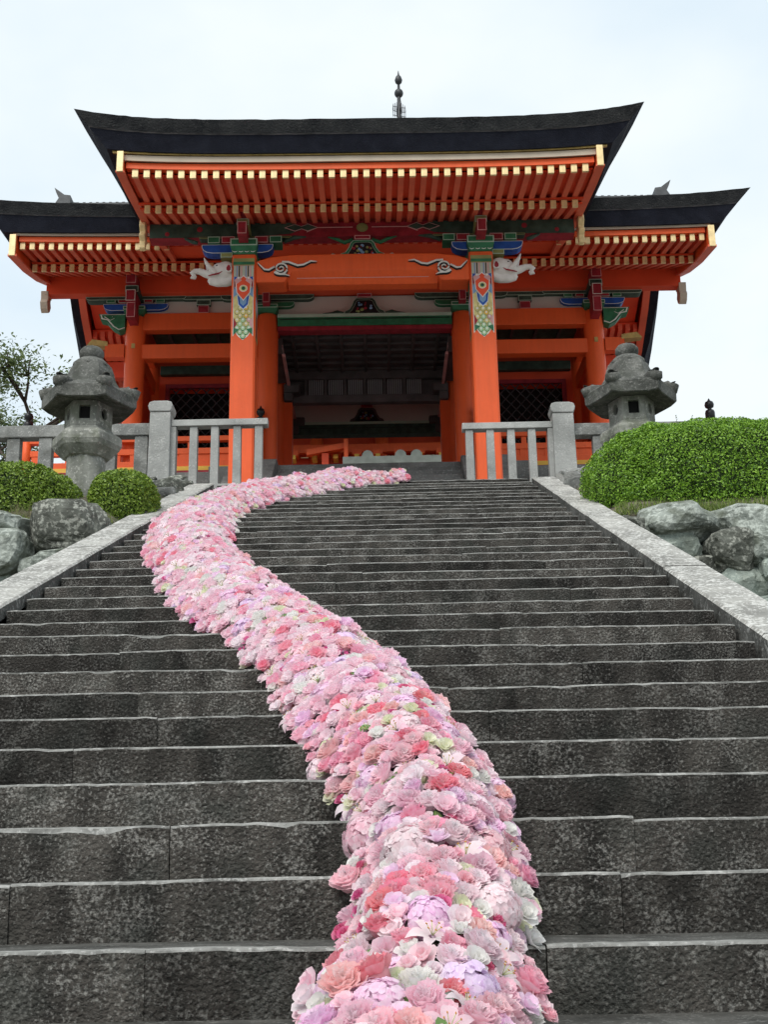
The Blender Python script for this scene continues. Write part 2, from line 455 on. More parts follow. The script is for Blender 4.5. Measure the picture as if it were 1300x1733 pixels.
# ---- retaining walls of rough boulders
def boulder(c, w, h, d, seed, sq=0.47):
    """one rough quarried block: rounded box, dented by noise"""
    mb = MB(); rr = random.Random(seed); nu, nv = 26, 18
    ph = (rr.uniform(0, 50), rr.uniform(0, 50), rr.uniform(0, 50))
    planes = []
    for q in range(9):
        v = Vector((rr.gauss(0, 1), rr.gauss(0, 1) - 0.6, rr.gauss(0, 1))).normalized(); planes.append((v, rr.uniform(0.80, 1.0)))
    rows = []
    for i in range(nv + 1):
        a = -math.pi / 2 + math.pi * i / nv; row = []
        for k in range(nu):
            t = 2 * math.pi * k / nu
            q = Vector((math.cos(a) * math.cos(t), math.sin(a), math.cos(a) * math.sin(t)))   # pole along y
            p = Vector([math.copysign(abs(x) ** sq, x) for x in q])
            nz = 0.26 * mnoise.noise((q * 1.1 + Vector(ph))) + 0.12 * mnoise.noise(q * 2.6 + Vector(ph)) + 0.06 * mnoise.noise(q * 5 + Vector(ph)) + 0.03 * mnoise.noise(q * 12 + Vector(ph))
            for pn, pd in planes:
                dd = p.dot(pn) - pd
                if dd > 0: p -= pn * dd * 0.9
            p *= (1.08 + nz * 0.7)
            row.append((c[0] + p.x * w / 2, c[1] + p.y * d / 2, c[2] + p.z * h / 2))
        rows.append(row)
    mb.grid(rows, 0, closed=True)
    return mb
def rwall(sgn, label, stones):
    t = thing('retaining_wall', label, 'stone wall', (sgn * 5.0, 8.7, 2.3))
    back = MB(); back.box(sgn * 2.52, sgn * 9.5, 8.78, 9.0, 1.4, 3.55)
    back.build('backing', M['soil'], t)
    for k, (x, z, w, h, m) in enumerate(stones):
        boulder((x, 8.62 + 0.05 * math.sin(k * 2.1), z), w * 1.1, h * 1.12, 0.56, 300 + k + (0 if sgn > 0 else 100)).build('boulder', M[m], t)
    return t
def px_r(px, py): return 2.77 + (px - 1095) * 0.0058, 3.63 - (py - 868) * 0.0061
R = [(2.66, 3.40, 0.34, 0.30, 'boulder_dark'), (2.62, 3.14, 0.30, 0.28, 'boulder'), (3.05, 3.50, 0.70, 0.34, 'boulder'), (2.93, 3.22, 0.62, 0.30, 'boulder_green'), (3.72, 3.50, 0.74, 0.36, 'boulder'),
     (3.47, 3.17, 0.44, 0.40, 'boulder_dark'), (3.90, 3.19, 0.48, 0.27, 'boulder'), (3.56, 2.86, 0.50, 0.40, 'boulder_green'),
     (3.87, 2.98, 0.20, 0.22, 'boulder_green'), (4.02, 2.82, 0.34, 0.34, 'boulder'), (3.12, 2.92, 0.46, 0.36, 'boulder_dark'),
     (3.85, 2.56, 0.52, 0.34, 'boulder_green'), (3.30, 2.60, 0.46, 0.34, 'boulder'), (2.80, 2.92, 0.36, 0.34, 'boulder'), (2.86, 2.56, 0.46, 0.36, 'boulder_green'),
     (4.46, 3.46, 0.72, 0.42, 'boulder_green'), (4.42, 3.04, 0.56, 0.42, 'boulder'), (4.36, 2.62, 0.62, 0.42, 'boulder_dark'),
     (5.20, 3.44, 0.78, 0.44, 'boulder'), (5.08, 2.98, 0.72, 0.48, 'boulder_green'), (5.1, 2.54, 0.8, 0.4, 'boulder'),
     (5.95, 3.44, 0.72, 0.46, 'boulder_dark'), (5.85, 2.98, 0.78, 0.48, 'boulder'), (6.0, 2.54, 0.9, 0.42, 'boulder_green'),
     (6.75, 3.42, 0.86, 0.46, 'boulder'), (6.72, 2.96, 0.88, 0.48, 'boulder_green'), (7.6, 3.42, 0.86, 0.46, 'boulder_green'), (7.6, 2.96, 0.88, 0.48, 'boulder')]
L = [(-2.93, 3.55, 0.72, 0.46, 'boulder_dark'), (-3.62, 3.60, 0.58, 0.26, 'boulder'), (-3.56, 3.28, 0.54, 0.42, 'boulder'),
     (-3.72, 2.95, 0.56, 0.28, 'boulder_green'), (-3.04, 3.10, 0.56, 0.40, 'boulder'), (-2.74, 2.72, 0.52, 0.40, 'boulder_dark'),
     (-3.25, 2.74, 0.50, 0.36, 'boulder_green'), (-3.8, 2.62, 0.56, 0.36, 'boulder'),
     (-4.25, 3.55, 0.62, 0.40, 'boulder_green'), (-4.2, 3.14, 0.66, 0.42, 'boulder_dark'), (-4.35, 2.72, 0.66, 0.4, 'boulder'),
     (-4.95, 3.5, 0.76, 0.46, 'boulder'), (-4.95, 3.02, 0.8, 0.48, 'boulder_green'), (-5.0, 2.58, 0.8, 0.4, 'boulder'),
     (-5.75, 3.48, 0.8, 0.48, 'boulder_dark'), (-5.8, 3.0, 0.84, 0.48, 'boulder'), (-6.6, 3.46, 0.84, 0.5, 'boulder'), (-6.65, 2.98, 0.86, 0.48, 'boulder_green')]
rwall(1, 'pale green boulder retaining wall beneath the large clipped hedge', R)
rwall(-1, 'lichen-spotted boulder wall beneath the small bushes and the lantern', L)

# cobbled rubble between the bank and the railing foot, each side
for sgn, yb in ((-1, 12.45), (1, 12.6)):
    t = thing('rubble_footing', 'rough rubble stones below the stone railing %s' % ('near the flowers' if sgn < 0 else 'beside the large hedge'), 'rubble', (sgn * 2.9, yb, 5.0))
    rr = random.Random(90 + sgn)
    for q in range(34):
        x = sgn * rr.uniform(2.56, 3.75); y = rr.uniform(yb - 1.0, 13.15)
        z = nose(y) + 0.05 - 0.02 + rr.uniform(-0.03, 0.03)
        s = rr.uniform(0.16, 0.32)
        boulder((x, y, min(z, ZL - 0.03)), s * 1.3, s * 0.7, s, 700 + q + 50 * sgn).build('rubble_stone', M['boulder_dark' if rr.random() < 0.4 else 'granite_old'], t, smooth=True)

# ================================================================== STONE RAILINGS
def slab_box(x0, x1, y0, y1, z0, z1, name, mat, parent, bevel=0.008):
    mb = MB(); mb.box(x0, x1, y0, y1, z0, z1)
    return mb.build(name, mat, parent, bevel=bevel)
def railing(sgn, Y, label_in, label_out, xend):
    # newel with rounded cap and the low rail that narrows the opening
    t = thing('stone_railing', label_in, 'railing', (sgn * 2.5, Y, ZL), 'stone railings at the head of the stairs')
    px0, px1 = (2.60, 2.90) if sgn > 0 else (-3.13, -2.84)
    nm = MB()
    nm.hexa([(px0 - 0.012, Y - 0.16, ZL - 0.25), (px1 + 0.012, Y - 0.16, ZL - 0.25), (px1 + 0.012, Y + 0.16, ZL - 0.25), (px0 - 0.012, Y + 0.16, ZL - 0.25)],
            [(px0, Y - 0.15, ZL + 1.14), (px1, Y - 0.15, ZL + 1.14), (px1, Y + 0.15, ZL + 1.14), (px0, Y + 0.15, ZL + 1.14)])
    nw = nm.build('newel_post', M['granite'], t, bevel=0.012)
    cp = MB(); w = px1 - px0; cx = (px0 + px1) / 2
    prof = [(-w / 2 + 0.01, 0.0), (w / 2 - 0.01, 0.0), (w / 2 + 0.015, 0.03), (w / 2 + 0.03, 0.09), (w / 2 + 0.012, 0.145), (w / 2 - 0.05, 0.165), (-w / 2 + 0.05, 0.165), (-w / 2 - 0.012, 0.145), (-w / 2 - 0.03, 0.09), (-w / 2 - 0.015, 0.03)]
    cp.prism([(cx + a, ZL + 1.142 + b) for a, b in prof], 'y', Y - 0.165, Y + 0.165)
    cp.build('cap', M['granite'], nw, bevel=0.015)
    ins = px0 if sgn > 0 else px1
    rail = MB(); x0, x1 = (xend, ins - 0.004) if sgn > 0 else (ins + 0.004, xend)
    rail.prism([(Y - 0.085, ZL + 0.945), (Y - 0.075, ZL + 1.045), (Y + 0.075, ZL + 1.045), (Y + 0.085, ZL + 0.945)], 'x', x0, x1)
    rail.build('top_rail', M['granite'], t, bevel=0.008)
    bl = MB()
    if sgn < 0:
        xs = [-2.573, -2.265 - 0.02, -1.97, -1.66 - 0.0]
        xs = [-2.52, -2.22, -1.905, -1.60]
    else:
        xs = [1.40, 1.70, 2.00, 2.30]
    half = slab_box(ins - 0.02 if sgn < 0 else ins - 0.075, ins + 0.075 if sgn < 0 else ins + 0.02, Y - 0.075, Y + 0.075, ZL, ZL + 0.943, 'half_baluster', M['granite'], t)
    for x in xs:
        b = MB()
        b.hexa([(x - 0.058, Y - 0.062, ZL - 0.003), (x + 0.058, Y - 0.062, ZL - 0.003), (x + 0.058, Y + 0.062, ZL - 0.003), (x - 0.058, Y + 0.062, ZL - 0.003)],
               [(x - 0.054, Y - 0.058, ZL + 0.943), (x + 0.054, Y - 0.058, ZL + 0.943), (x + 0.054, Y + 0.058, ZL + 0.943), (x - 0.054, Y + 0.058, ZL + 0.943)])
        b.build('baluster', M['granite'], t, bevel=0.006)
    if sgn < 0:
        slab_box(-2.84, -1.52, Y - 0.14, Y + 0.14, ZL - 0.06, ZL + 0.06, 'sill', M['granite'], t)
    # the older outer railing
    t2 = thing('stone_railing', label_out, 'railing', (sgn * 4.5, Y + 0.1, ZL), 'stone railings at the head of the stairs')
    Yo = Y + 0.12; o0 = px1 + 0.004 if sgn > 0 else px0 - 0.004; o1 = sgn * 8.5
    rm = MB()
    rm.prism([(Yo - 0.10, ZL + 0.86), (Yo - 0.09, ZL + 1.045), (Yo + 0.09, ZL + 1.045), (Yo + 0.10, ZL + 0.86)], 'x', min(o0, o1), max(o0, o1))
    rm.build('top_rail', M['granite_old'], t2, bevel=0.012)
    x = 3.28
    k = 0
    while x < 8.4:
        b = MB(); w = 0.10
        b.hexa([(sgn * x - w, Yo - 0.08, ZL - 0.2), (sgn * x + w, Yo - 0.08, ZL - 0.2), (sgn * x + w, Yo + 0.08, ZL - 0.2), (sgn * x - w, Yo + 0.08, ZL - 0.2)],
               [(sgn * x - w * 0.93, Yo - 0.075, ZL + 0.857), (sgn * x + w * 0.93, Yo - 0.075, ZL + 0.857), (sgn * x + w * 0.93, Yo + 0.075, ZL + 0.857), (sgn * x - w * 0.93, Yo + 0.075, ZL + 0.857)])
        b.build('baluster', M['granite_old'], t2, bevel=0.01)
        x += 0.455; k += 1
railing(-1, 13.48, 'pale stone railing with four thin posts, on the flower-covered side', 'older mottled stone railing with thick posts, behind the small bushes', -1.47)
railing(1, 13.84, 'pale stone railing with four thin posts, beside the large hedge', 'older mottled stone railing running behind the large clipped hedge', 1.30)

# ================================================================== STONE LANTERNS
def lantern(loc, rot, label):
    t = thing('stone_lantern', label, 'lantern', loc, 'pair of stone lanterns')
    c = Vector(loc); hx = math.pi / 6
    def P(prof, n=6, ph=0.0): 
        mb = MB(); mb.lathe(prof, c, n, 0, ph + rot); return mb
    P([(0.44, 0.0), (0.46, 0.06), (0.44, 0.14), (0.34, 0.20), (0.30, 0.22)], 6).build('base', M['lantern'], t, bevel=0.015)
    sh = MB(); sh.lathe([(0.255, 0.20), (0.245, 0.45), (0.24, 0.70), (0.243, 0.84)], c, 20)
    sh.build('shaft', M['lantern'], t, smooth=True)
    P([(0.25, 0.80), (0.30, 0.82), (0.41, 0.92), (0.44, 0.975), (0.44, 1.06), (0.40, 1.10), (0.33, 1.13), (0.31, 1.17)]).build('pedestal', M['lantern'], t, bevel=0.012)
    # fire box: six walls with openings
    fb = MB(); Rb, z0, z1 = 0.300, 1.172, 1.47
    inner = Rb * 0.80
    for k in range(6):
        a0, a1 = rot + k * math.pi / 3, rot + (k + 1) * math.pi / 3
        o0, o1 = Vector((math.cos(a0) * Rb, math.sin(a0) * Rb, 0)), Vector((math.cos(a1) * Rb, math.sin(a1) * Rb, 0))
        nrm = (o0 + o1).normalized()
        def pt(u, z, dep=0.0): 
            q = c + o0.lerp(o1, u) - nrm * dep
            return (q.x, q.y, c.z + z)
        if k % 2 == 0:     # square window
            u0, u1, w0, w1 = 0.27, 0.73, z0 + 0.075, z1 - 0.055
            for (ua, ub, za, zb) in ((0, u0, z0, z1), (u1, 1, z0, z1), (u0, u1, z0, w0), (u0, u1, w1, z1)):
                fb.quad([pt(ua, za), pt(ub, za), pt(ub, zb), pt(ua, zb)])
            ring = [(u0, w0), (u1, w0), (u1, w1), (u0, w1)]
        else:              # round hole in the next face
            cu, cz, ru = 0.5, z0 + 0.165, 0.19
            ring = [(cu + ru * math.cos(q * math.pi / 6), cz + ru * Rb * 1.25 * math.sin(q * math.pi / 6)) for q in range(12)]
            sq = [(1, 0.55), (1, 1), (0.75, 1), (0.5, 1), (0.25, 1), (0, 1), (0, 0.55), (0, 0), (0.25, 0), (0.5, 0), (0.75, 0), (1, 0)]
            for q in range(12):
                q2 = (q + 1) % 12
                fb.quad([pt(*ring[q]), pt(*ring[q2]), pt(sq[q2][0], z0 + sq[q2][1] * (z1 - z0)), pt(sq[q][0], z0 + sq[q][1] * (z1 - z0))])
        for q in range(len(ring)):
            q2 = (q + 1) % len(ring)
            fb.quad([pt(*ring[q]), pt(*ring[q2]), pt(*ring[q2], 0.06), pt(*ring[q], 0.06)])
    fb.build('fire_box', M['lantern'], t)
    ib = MB(); ib.lathe([(0.225, z0 - 0.01), (0.225, z1)], c, 6, 0, rot)
    ib.build('fire_box_darkness', M['hollow_black'], t)  # black core filling the box, standing for its unlit hollow
    # roof with upturned corner scrolls
    rf = MB(); rows = []
    prof = [(0.30, 1.475, 0.0), (0.585, 1.43, 0.02), (0.60, 1.44, 0.025), (0.605, 1.58, 0.04), (0.57, 1.615, 0.035), (0.47, 1.645, 0.015), (0.385, 1.70, 0.0), (0.325, 1.79, 0.0), (0.295, 1.90, 0.0), (0.26, 1.985, 0.0)]
    for r, z, up in prof:
        row = []
        for k in range(36):
            a = 2 * math.pi * k / 36
            f = (a % (math.pi / 3)) - math.pi / 6
            rr_ = r * (0.866 / math.cos(f)) ** 0.96
            cor = max(0, (abs(f) - 0.30) / (math.pi / 6 - 0.30)) ** 2
            row.append((c.x + rr_ * math.cos(a + rot), c.y + rr_ * math.sin(a + rot), c.z + z + up * cor))
        rows.append(row)
    rf.grid(rows, 0, closed=True); rf.f.append(tuple(range(36))); rf.m.append(0)
    rfo = rf.build('roof', M['lantern_roof'], t)
    for k in range(6):
        a = rot + k * math.pi / 3
        d = Vector((math.cos(a), math.sin(a), 0)); sd = Vector((-d.y, d.x, 0))
        cu = MB()
        cu.tube([c + d * q[0] + Vector((0, 0, q[1])) for q in ((0.36, 1.675), (0.44, 1.645), (0.505, 1.635), (0.55, 1.65), (0.565, 1.68), (0.56, 1.70), (0.55, 1.712))], [0.05, 0.082, 0.10, 0.104, 0.085, 0.055, 0.012], 12)
        path = [c + d * q[0] + Vector((0, 0, q[1])) for q in ((0.36, 1.74), (0.44, 1.66), (0.505, 1.625), (0.55, 1.635), (0.56, 1.675), (0.54, 1.695))]
        cu.build('corner_scroll', M['lantern_roof'], rfo, smooth=True)
    P([(0.22, 1.955), (0.245, 1.975), (0.235, 2.01), (0.18, 2.06), (0.15, 2.075)], 12).build('finial_base', M['lantern_roof'], t, bevel=0.01)
    jw = MB(); jw.lathe([(0.09, 2.06), (0.135, 2.09), (0.158, 2.14), (0.155, 2.185), (0.12, 2.225), (0.06, 2.245), (0.018, 2.27)], c, 18)
    jw.build('jewel', M['lantern_roof'], t, smooth=True)
    t.scale = (0.93, 0.93, 1.0)
    return t

lantern((-3.30, 10.62, 4.17), math.radians(3), 'left-hand lantern, its stone shaft rising between two small bushes')
lantern((3.235, 11.25, 4.34), math.radians(-4), 'right-hand stone lantern half hidden behind the large hedge')

# ================================================================== THE GATE
M['verm'] = paint('vermilion_paint', (0.77, 0.108, 0.024), 0.5, 0.10, 1.1, bump=0.03, bscale=14, spec=0.3, dirt=0.10, streak=0.22)
M['red'] = paint('red_ochre_paint', (0.72, 0.080, 0.028), 0.55, 0.10, 2.0, bump=0.015)
M['rafter'] = paint('rafter_paint', (0.70, 0.135, 0.070), 0.55, 0.14, 2.0, bump=0.02)
M['gold'] = paint('gold_leaf_cap', (0.82, 0.63, 0.32), 0.4, 0.18, 9.0, bump=0.02, metal=0.1, spec=0.5)
M['gold_dull'] = paint('dull_gilt', (0.45, 0.32, 0.11), 0.45, 0.25, 9.0, bump=0.03, metal=0.3)
M['ochre'] = paint('yellow_ochre', (0.72, 0.43, 0.07), 0.6, 0.1)
M['cream'] = paint('cream_board', (0.50, 0.42, 0.33), 0.7, 0.1)
M['plaster'] = paint('grey_plaster', (0.60, 0.54, 0.49), 0.85, 0.06, 1.2, bump=0.01)
M['green'] = paint('malachite_green', (0.030, 0.16, 0.075), 0.55, 0.3, 7.0, bump=0.02, dirt=0.3)
M['greend'] = paint('deep_green', (0.045, 0.078, 0.058), 0.65, 0.4, 7.0, bump=0.03, dirt=0.4)
M['blue'] = paint('azurite_blue', (0.018, 0.085, 0.36), 0.5, 0.25, 6.0, bump=0.02)
M['crimson'] = paint('crimson_lacquer', (0.30, 0.022, 0.034), 0.55, 0.3, 7.0, bump=0.02, dirt=0.3)
M['white'] = paint('white_line_paint', (0.72, 0.71, 0.66), 0.6, 0.1, 6.0, bump=0.01)
M['linegreen'] = paint('pale_green_line', (0.42, 0.55, 0.44), 0.6, 0.1)
M['black'] = paint('black_lacquer', (0.014, 0.014, 0.016), 0.35, 0.2, bump=0.0)
M['pink'] = paint('pale_pink_paint', (0.62, 0.34, 0.33), 0.6, 0.15)
M['olive'] = paint('olive_gold_paint', (0.27, 0.27, 0.10), 0.55, 0.2)
M['elephant'] = paint('white_carved_wood', (0.70, 0.66, 0.62), 0.6, 0.08, 8.0, bump=0.03)
M['darkwood'] = paint('smoke_dark_wood', (0.085, 0.072, 0.072), 0.7, 0.3, 3.0, bump=0.03)
M['bark'] = stone('cypress_bark_top', (0.022, 0.022, 0.021), (0.065, 0.065, 0.06), (0.15, 0.15, 0.14), patch=3.0, speck=40, speck_amt=0.5, bump=1.0, world_co=False)
M['bark_cut'] = stone('cypress_bark_cut_edge', (0.008, 0.009, 0.015), (0.016, 0.018, 0.028), (0.035, 0.035, 0.045), patch=4.0, speck=70, speck_amt=0.4, bump=0.5, world_co=False)
M['bark_lip'] = stone('cypress_bark_lip', (0.010, 0.011, 0.013), (0.030, 0.031, 0.032), (0.075, 0.075, 0.072), patch=3.0, speck=45, speck_amt=0.4, bump=1.0, world_co=False)
M['bark_line'] = paint('bark_seam', (0.10, 0.098, 0.105), 0.8, 0.5, 7.0)
M['tile'] = paint('grey_roof_tile', (0.07, 0.073, 0.076), 0.5, 0.25, 9.0, bump=0.03)
M['bronze'] = paint('dark_bronze', (0.05, 0.052, 0.055), 0.45, 0.25, 9.0, metal=0.5, bump=0.02)

GX = -0.15
GATE = thing('temple_gate', 'vermilion temple gate with dark bark roofs at the top of the stairs', 'temple gate', (GX, 16.0, 7.85))
ZP = 7.85                                          # floor of the gate
def gb(name, mats, mb, parent=None, **k):
    """shift from gate coordinates (x = 0 on the gate's axis) and link"""
    mb.xform(lambda p: (p[0] + GX, p[1], p[2]))
    return mb.build(name, mats, parent or GATE, **k)
def gbox(name, mat, x0, x1, y0, y1, z0, z1, parent=None, bevel=0.006):
    return gb(name, M[mat], MB().box(x0, x1, y0, y1, z0, z1), parent, bevel=bevel)
def oblock(name, mat, x0, x1, y0, y1, z0, z1, line='white', w=0.014, parent=None, taper=0.0):
    """painted block with a light outline on its front face"""
    mb = MB()
    if x0 > x1: x0, x1 = x1, x0
    h = (z1 - z0) * 0.5
    if taper:
        mb.hexa([(x0 + taper, y0 + taper, z0), (x1 - taper, y0 + taper, z0), (x1 - taper, y1, z0), (x0 + taper, y1, z0)],
                [(x0, y0, z0 + h), (x1, y0, z0 + h), (x1, y1, z0 + h), (x0, y1, z0 + h)])
        mb.box(x0, x1, y0, y1, z0 + h, z1); zl = z0 + h
    else:
        mb.box(x0, x1, y0, y1, z0, z1); zl = z0
    f = y0 - 0.004
    for a in ((x0, x1, z1 - w, z1), (x0, x1, zl, zl + w), (x0, x0 + w, zl + w, z1 - w), (x1 - w, x1, zl + w, z1 - w)):
        mb.box(a[0], a[1], f, f + 0.006, a[2], a[3], 1)
    return gb(name, [M[mat], M[line]], mb, parent)
def arm(name, mat, xc, hw, y0, y1, z0, z1, parent=None, line='white', left=True, right=True):
    """bracket arm along x: flat top, lower corners curved up, light outline"""
    r = z1 - z0
    def outline(i):
        pts = []
        e = hw - i; b = z0 + i; t = z1 - i; q = r * 1.1
        if left:
            pts += [(xc - e, t)] + [(xc - e + q * (1 - math.cos(a)), t - (t - b) * (0.25 + 0.75 * math.sin(a))) for a in (0, 0.5, 1.0, 1.57)]
        else: pts += [(xc, t), (xc, b)]
        if right:
            pts += [(xc + e - q * (1 - math.cos(a)), t - (t - b) * (0.25 + 0.75 * math.sin(a))) for a in (1.57, 1.0, 0.5, 0)] + [(xc + e, t)]
        else: pts += [(xc, b), (xc, t)]
        return pts
    mb = MB(); mb.prism(outline(0.0), 'y', y0, y1, 0)
    mb.prism(outline(0.0), 'y', y0 - 0.004, y0 - 0.001, 1)
    mb.prism(outline(0.011), 'y', y0 - 0.008, y0 - 0.003, 0)
    return gb(name, [M[mat], M[line]], mb, parent)

# ---------------------------------------------------------------- bark roofs
def loft_roof(name, bottom, top, up_b, up_t, nU=72):
    mb = MB(); n = len(top)
    us = [-1 + 2 * k / nU for k in range(nU + 1)]
    us = [math.copysign(abs(u) ** 0.8, u) for u in us]
    def P(u, q, up, jit=0.0):
        Y, z, hw = q
        j = jit * (mnoise.noise((u * 60, Y * 3, 1)) + 0.6 * mnoise.noise((u * 170, Y, 4)))
        return (u * hw, Y, z + up * abs(u) ** 4.5 + j)
    mb.grid([[P(u, t, up_t * (1 if k < n else 1), 0.010 if 0 <= k else 0) for u in us] for k, t in enumerate(top)], 0)
    mb.grid([[P(u, b, up_b) for u in us] for b in bottom], 1)
    def lerp(a, b, f): return tuple(a[i] + (b[i] - a[i]) * f for i in range(3))
    for e in (0, -1):
        b0, t0 = bottom[e], top[e]
        fr = [(0.0, up_b), (0.54, up_b + (up_t - up_b) * .54), (0.56, up_b + (up_t - up_b) * .56), (1.0, up_t)]
        rows = [[P(u, lerp(b0, t0, f), up, 0.010 * f) for u in us] for f, up in fr]
        out = -0.02 if e == 0 else 0.02
        rows[2] = [(x, y + out, z) for x, y, z in rows[2]]
        mb.grid(rows[0:2], 1); mb.grid(rows[1:3], 2); mb.grid(rows[2:4], 3)
    for u in (-1, 1):
        for a, b, mi in ((0.0, 0.54, 1), (0.54, 0.56, 2), (0.56, 1.0, 0)):
            r0 = [P(u, lerp(bottom[k], top[k], a), up_b + (up_t - up_b) * a) for k in range(n)]
            r1 = [P(u, lerp(bottom[k], top[k], b), up_b + (up_t - up_b) * b, 0.010 * b) for k in range(n)]
            mb.grid([r0, r1], 1 if mi == 0 else mi)
    return gb(name, [M['bark'], M['bark_cut'], M['bark_line'], M['bark_lip']], mb)
# porch roof
ys = [13.4, 14.2, 15.2, 16.2, 17.2, 18.4, 20.4]
ktop = [(y, 11.385 + 0.13 * (y - 13.4) + 0.02 * (y - 13.4) ** 2, 4.37 - 0.02 * (y - 13.4)) for y in ys]
kbot = [(y + 0.2 * (20.4 - y) / 7.0, 10.93 + 0.13 * (y - 13.4) + 0.02 * (y - 13.4) ** 2, 3.88 + 0.05 * min(y - 13.4, 4.0)) for y in ys]
loft_roof('porch_roof', kbot, ktop, 0.11, 0.235)
# main gable roof, ridge at y = 22.2
def main_top(y):
    d = abs(22.2 - y); q = 4.9 - d
    return 12.25 + 0.16 * q + 0.085 * q * q
ym = [17.3, 18.0, 18.8, 19.8, 20.8, 21.6, 22.2, 22.8, 23.6, 24.6, 25.6, 26.4, 27.1]
mtop = [(y, main_top(y), 7.2 - 0.05 * (4.9 - abs(22.2 - y))) for y in ym]
mbot = [(22.2 + (y - 22.2) * 0.96, main_top(y) - 0.46 - 0.075 * (4.9 - abs(22.2 - y)), 6.64 + 0.07 * min(4.9 - abs(22.2 - y), 3.0)) for y in ym]
loft_roof('main_roof', mbot, mtop, 0.05, 0.20)
ridge = MB()
ridge.box(-6.72, 6.72, 21.96, 22.44, 14.72, 15.07)
for k in range(90):
    x = -6.6 + k * 13.2 / 89
    ridge.tube([(x, 21.93, 15.02), (x, 22.47, 15.02)], 0.055, 6)
ridge.tube([(-6.74, 22.2, 15.09), (6.74, 22.2, 15.09)], 0.09, 8)
rg = gb('ridge', M['tile'], ridge)
for s in (-1, 1):
    orn = MB()
    orn.prism([(s * 6.60, 14.75), (s * 6.95, 14.72), (s * 6.94, 15.0), (s * 6.86, 15.14), (s * 6.92, 15.26), (s * 6.97, 15.40), (s * 6.84, 15.30), (s * 6.74, 15.22), (s * 6.60, 15.20)], 'y', 21.85, 22.55)
    gb('ridge_end_tile', M['tile'], orn, rg)

# ---------------------------------------------------------------- rafters
def upc(x, a, w): return a * (abs(x) / w) ** 4
RS = 0.1775
cap_mesh = {}
def rafter_set(name, xs, tip, end, zt, h, w, slope, upa, upw, back=False):
    """rafters with gilded end caps; one shared mesh, one shared cap"""
    L = end - tip
    mb = MB(); d = -1 if back else 1
    mb.hexa([(-w / 2, 0, -h), (w / 2, 0, -h), (w / 2, 0, 0), (-w / 2, 0, 0)],
            [(-w / 2, L * d, -h + slope * L), (w / 2, L * d, -h + slope * L), (w / 2, L * d, slope * L), (-w / 2, L * d, slope * L)])
    me = mb.mesh(name, M['rafter'])
    cb = MB(); cb.box(-w / 2 - 0.002, w / 2 + 0.002, -0.012 * d if d > 0 else 0.0, 0.012 if d < 0 else 0.03, -h - 0.004, 0.004)
    cm = cb.mesh(name + '_cap', M['gold'])
    ty = tip if not back else 44.4 - tip
    for x in xs:
        loc = (x + GX, ty, zt + upc(x, upa, upw))
        r = inst(name, me, GATE, loc)
        if not back: inst('gilt_cap', cm, r, loc)
n = 20
kx = [(k + 0.5) * RS for k in range(-20, 20)]
rafter_set('flying_rafter', kx, 13.75, 15.0, 10.712, 0.122, 0.086, 0.16, 0.05, 3.5)
rafter_set('base_rafter', kx, 14.80, 18.9, 10.736, 0.118, 0.086, 0.34, 0.02, 3.5)
mx = [(k + 0.5) * RS for k in range(-36, 36)]
rafter_set('flying_rafter', [x for x in mx if abs(x) > 3.6], 17.65, 18.75, 11.642, 0.126, 0.086, 0.215, 0.05, 6.3)
rafter_set('base_rafter', mx, 18.5, 20.6, 11.672, 0.138, 0.086, 0.43, 0.02, 6.3)
sidex = [x for x in mx if abs(x) > 4.3]
rafter_set('rear_rafter', sidex, 18.5, 20.8, 11.672, 0.148, 0.098, 0.43, 0.0, 6.3, back=True)
rafter_set('rear_flying_rafter', sidex, 17.65, 18.75, 11.642, 0.132, 0.098, 0.215, 0.05, 6.3, back=True)

def eave_board(name, mat, hw, y0, y1, z0a, z1a, z0b, z1b, up, upw, nU=40):
    """long board across the eave that follows its slight upward curve; (y0: z0a..z1a) to (y1: z0b..z1b)"""
    mb = MB(); rows = [[], [], [], []]
    for k in range(nU + 1):
        x = -hw + 2 * hw * k / nU; u = upc(x, up, upw)
        rows[0].append((x, y0, z0a + u)); rows[1].append((x, y0, z1a + u)); rows[2].append((x, y1, z1b + u)); rows[3].append((x, y1, z0b + u))
    mb.grid(rows + [rows[0]], 0)
    for k in (0, -1): mb.quad([r[k] for r in rows])
    return gb(name, M[mat], mb)
# porch: fascia, cream and gilt strips under the bark, soffit boards
eave_board('eave_fascia', 'verm', 3.60, 13.715, 13.86, 10.716, 10.815, 10.73, 10.84, 0.05, 3.5)
eave_board('eave_board', 'cream', 3.72, 13.665, 13.72, 10.817, 10.912, 10.83, 10.93, 0.06, 3.6)
eave_board('eave_strip', 'gold_dull', 3.80, 13.635, 13.70, 10.914, 10.944, 10.932, 10.96, 0.075, 3.7)
eave_board('soffit_board', 'red', 3.60, 13.86, 15.0, 10.68, 10.71, 10.862, 10.90, 0.05, 3.5)
eave_board('rafter_batten', 'red', 3.60, 14.77, 14.92, 10.742, 10.778, 10.79, 10.83, 0.02, 3.5)
eave_board('soffit_board', 'red', 3.60, 14.9, 18.9, 10.728, 10.76, 12.088, 12.12, 0.02, 3.5)
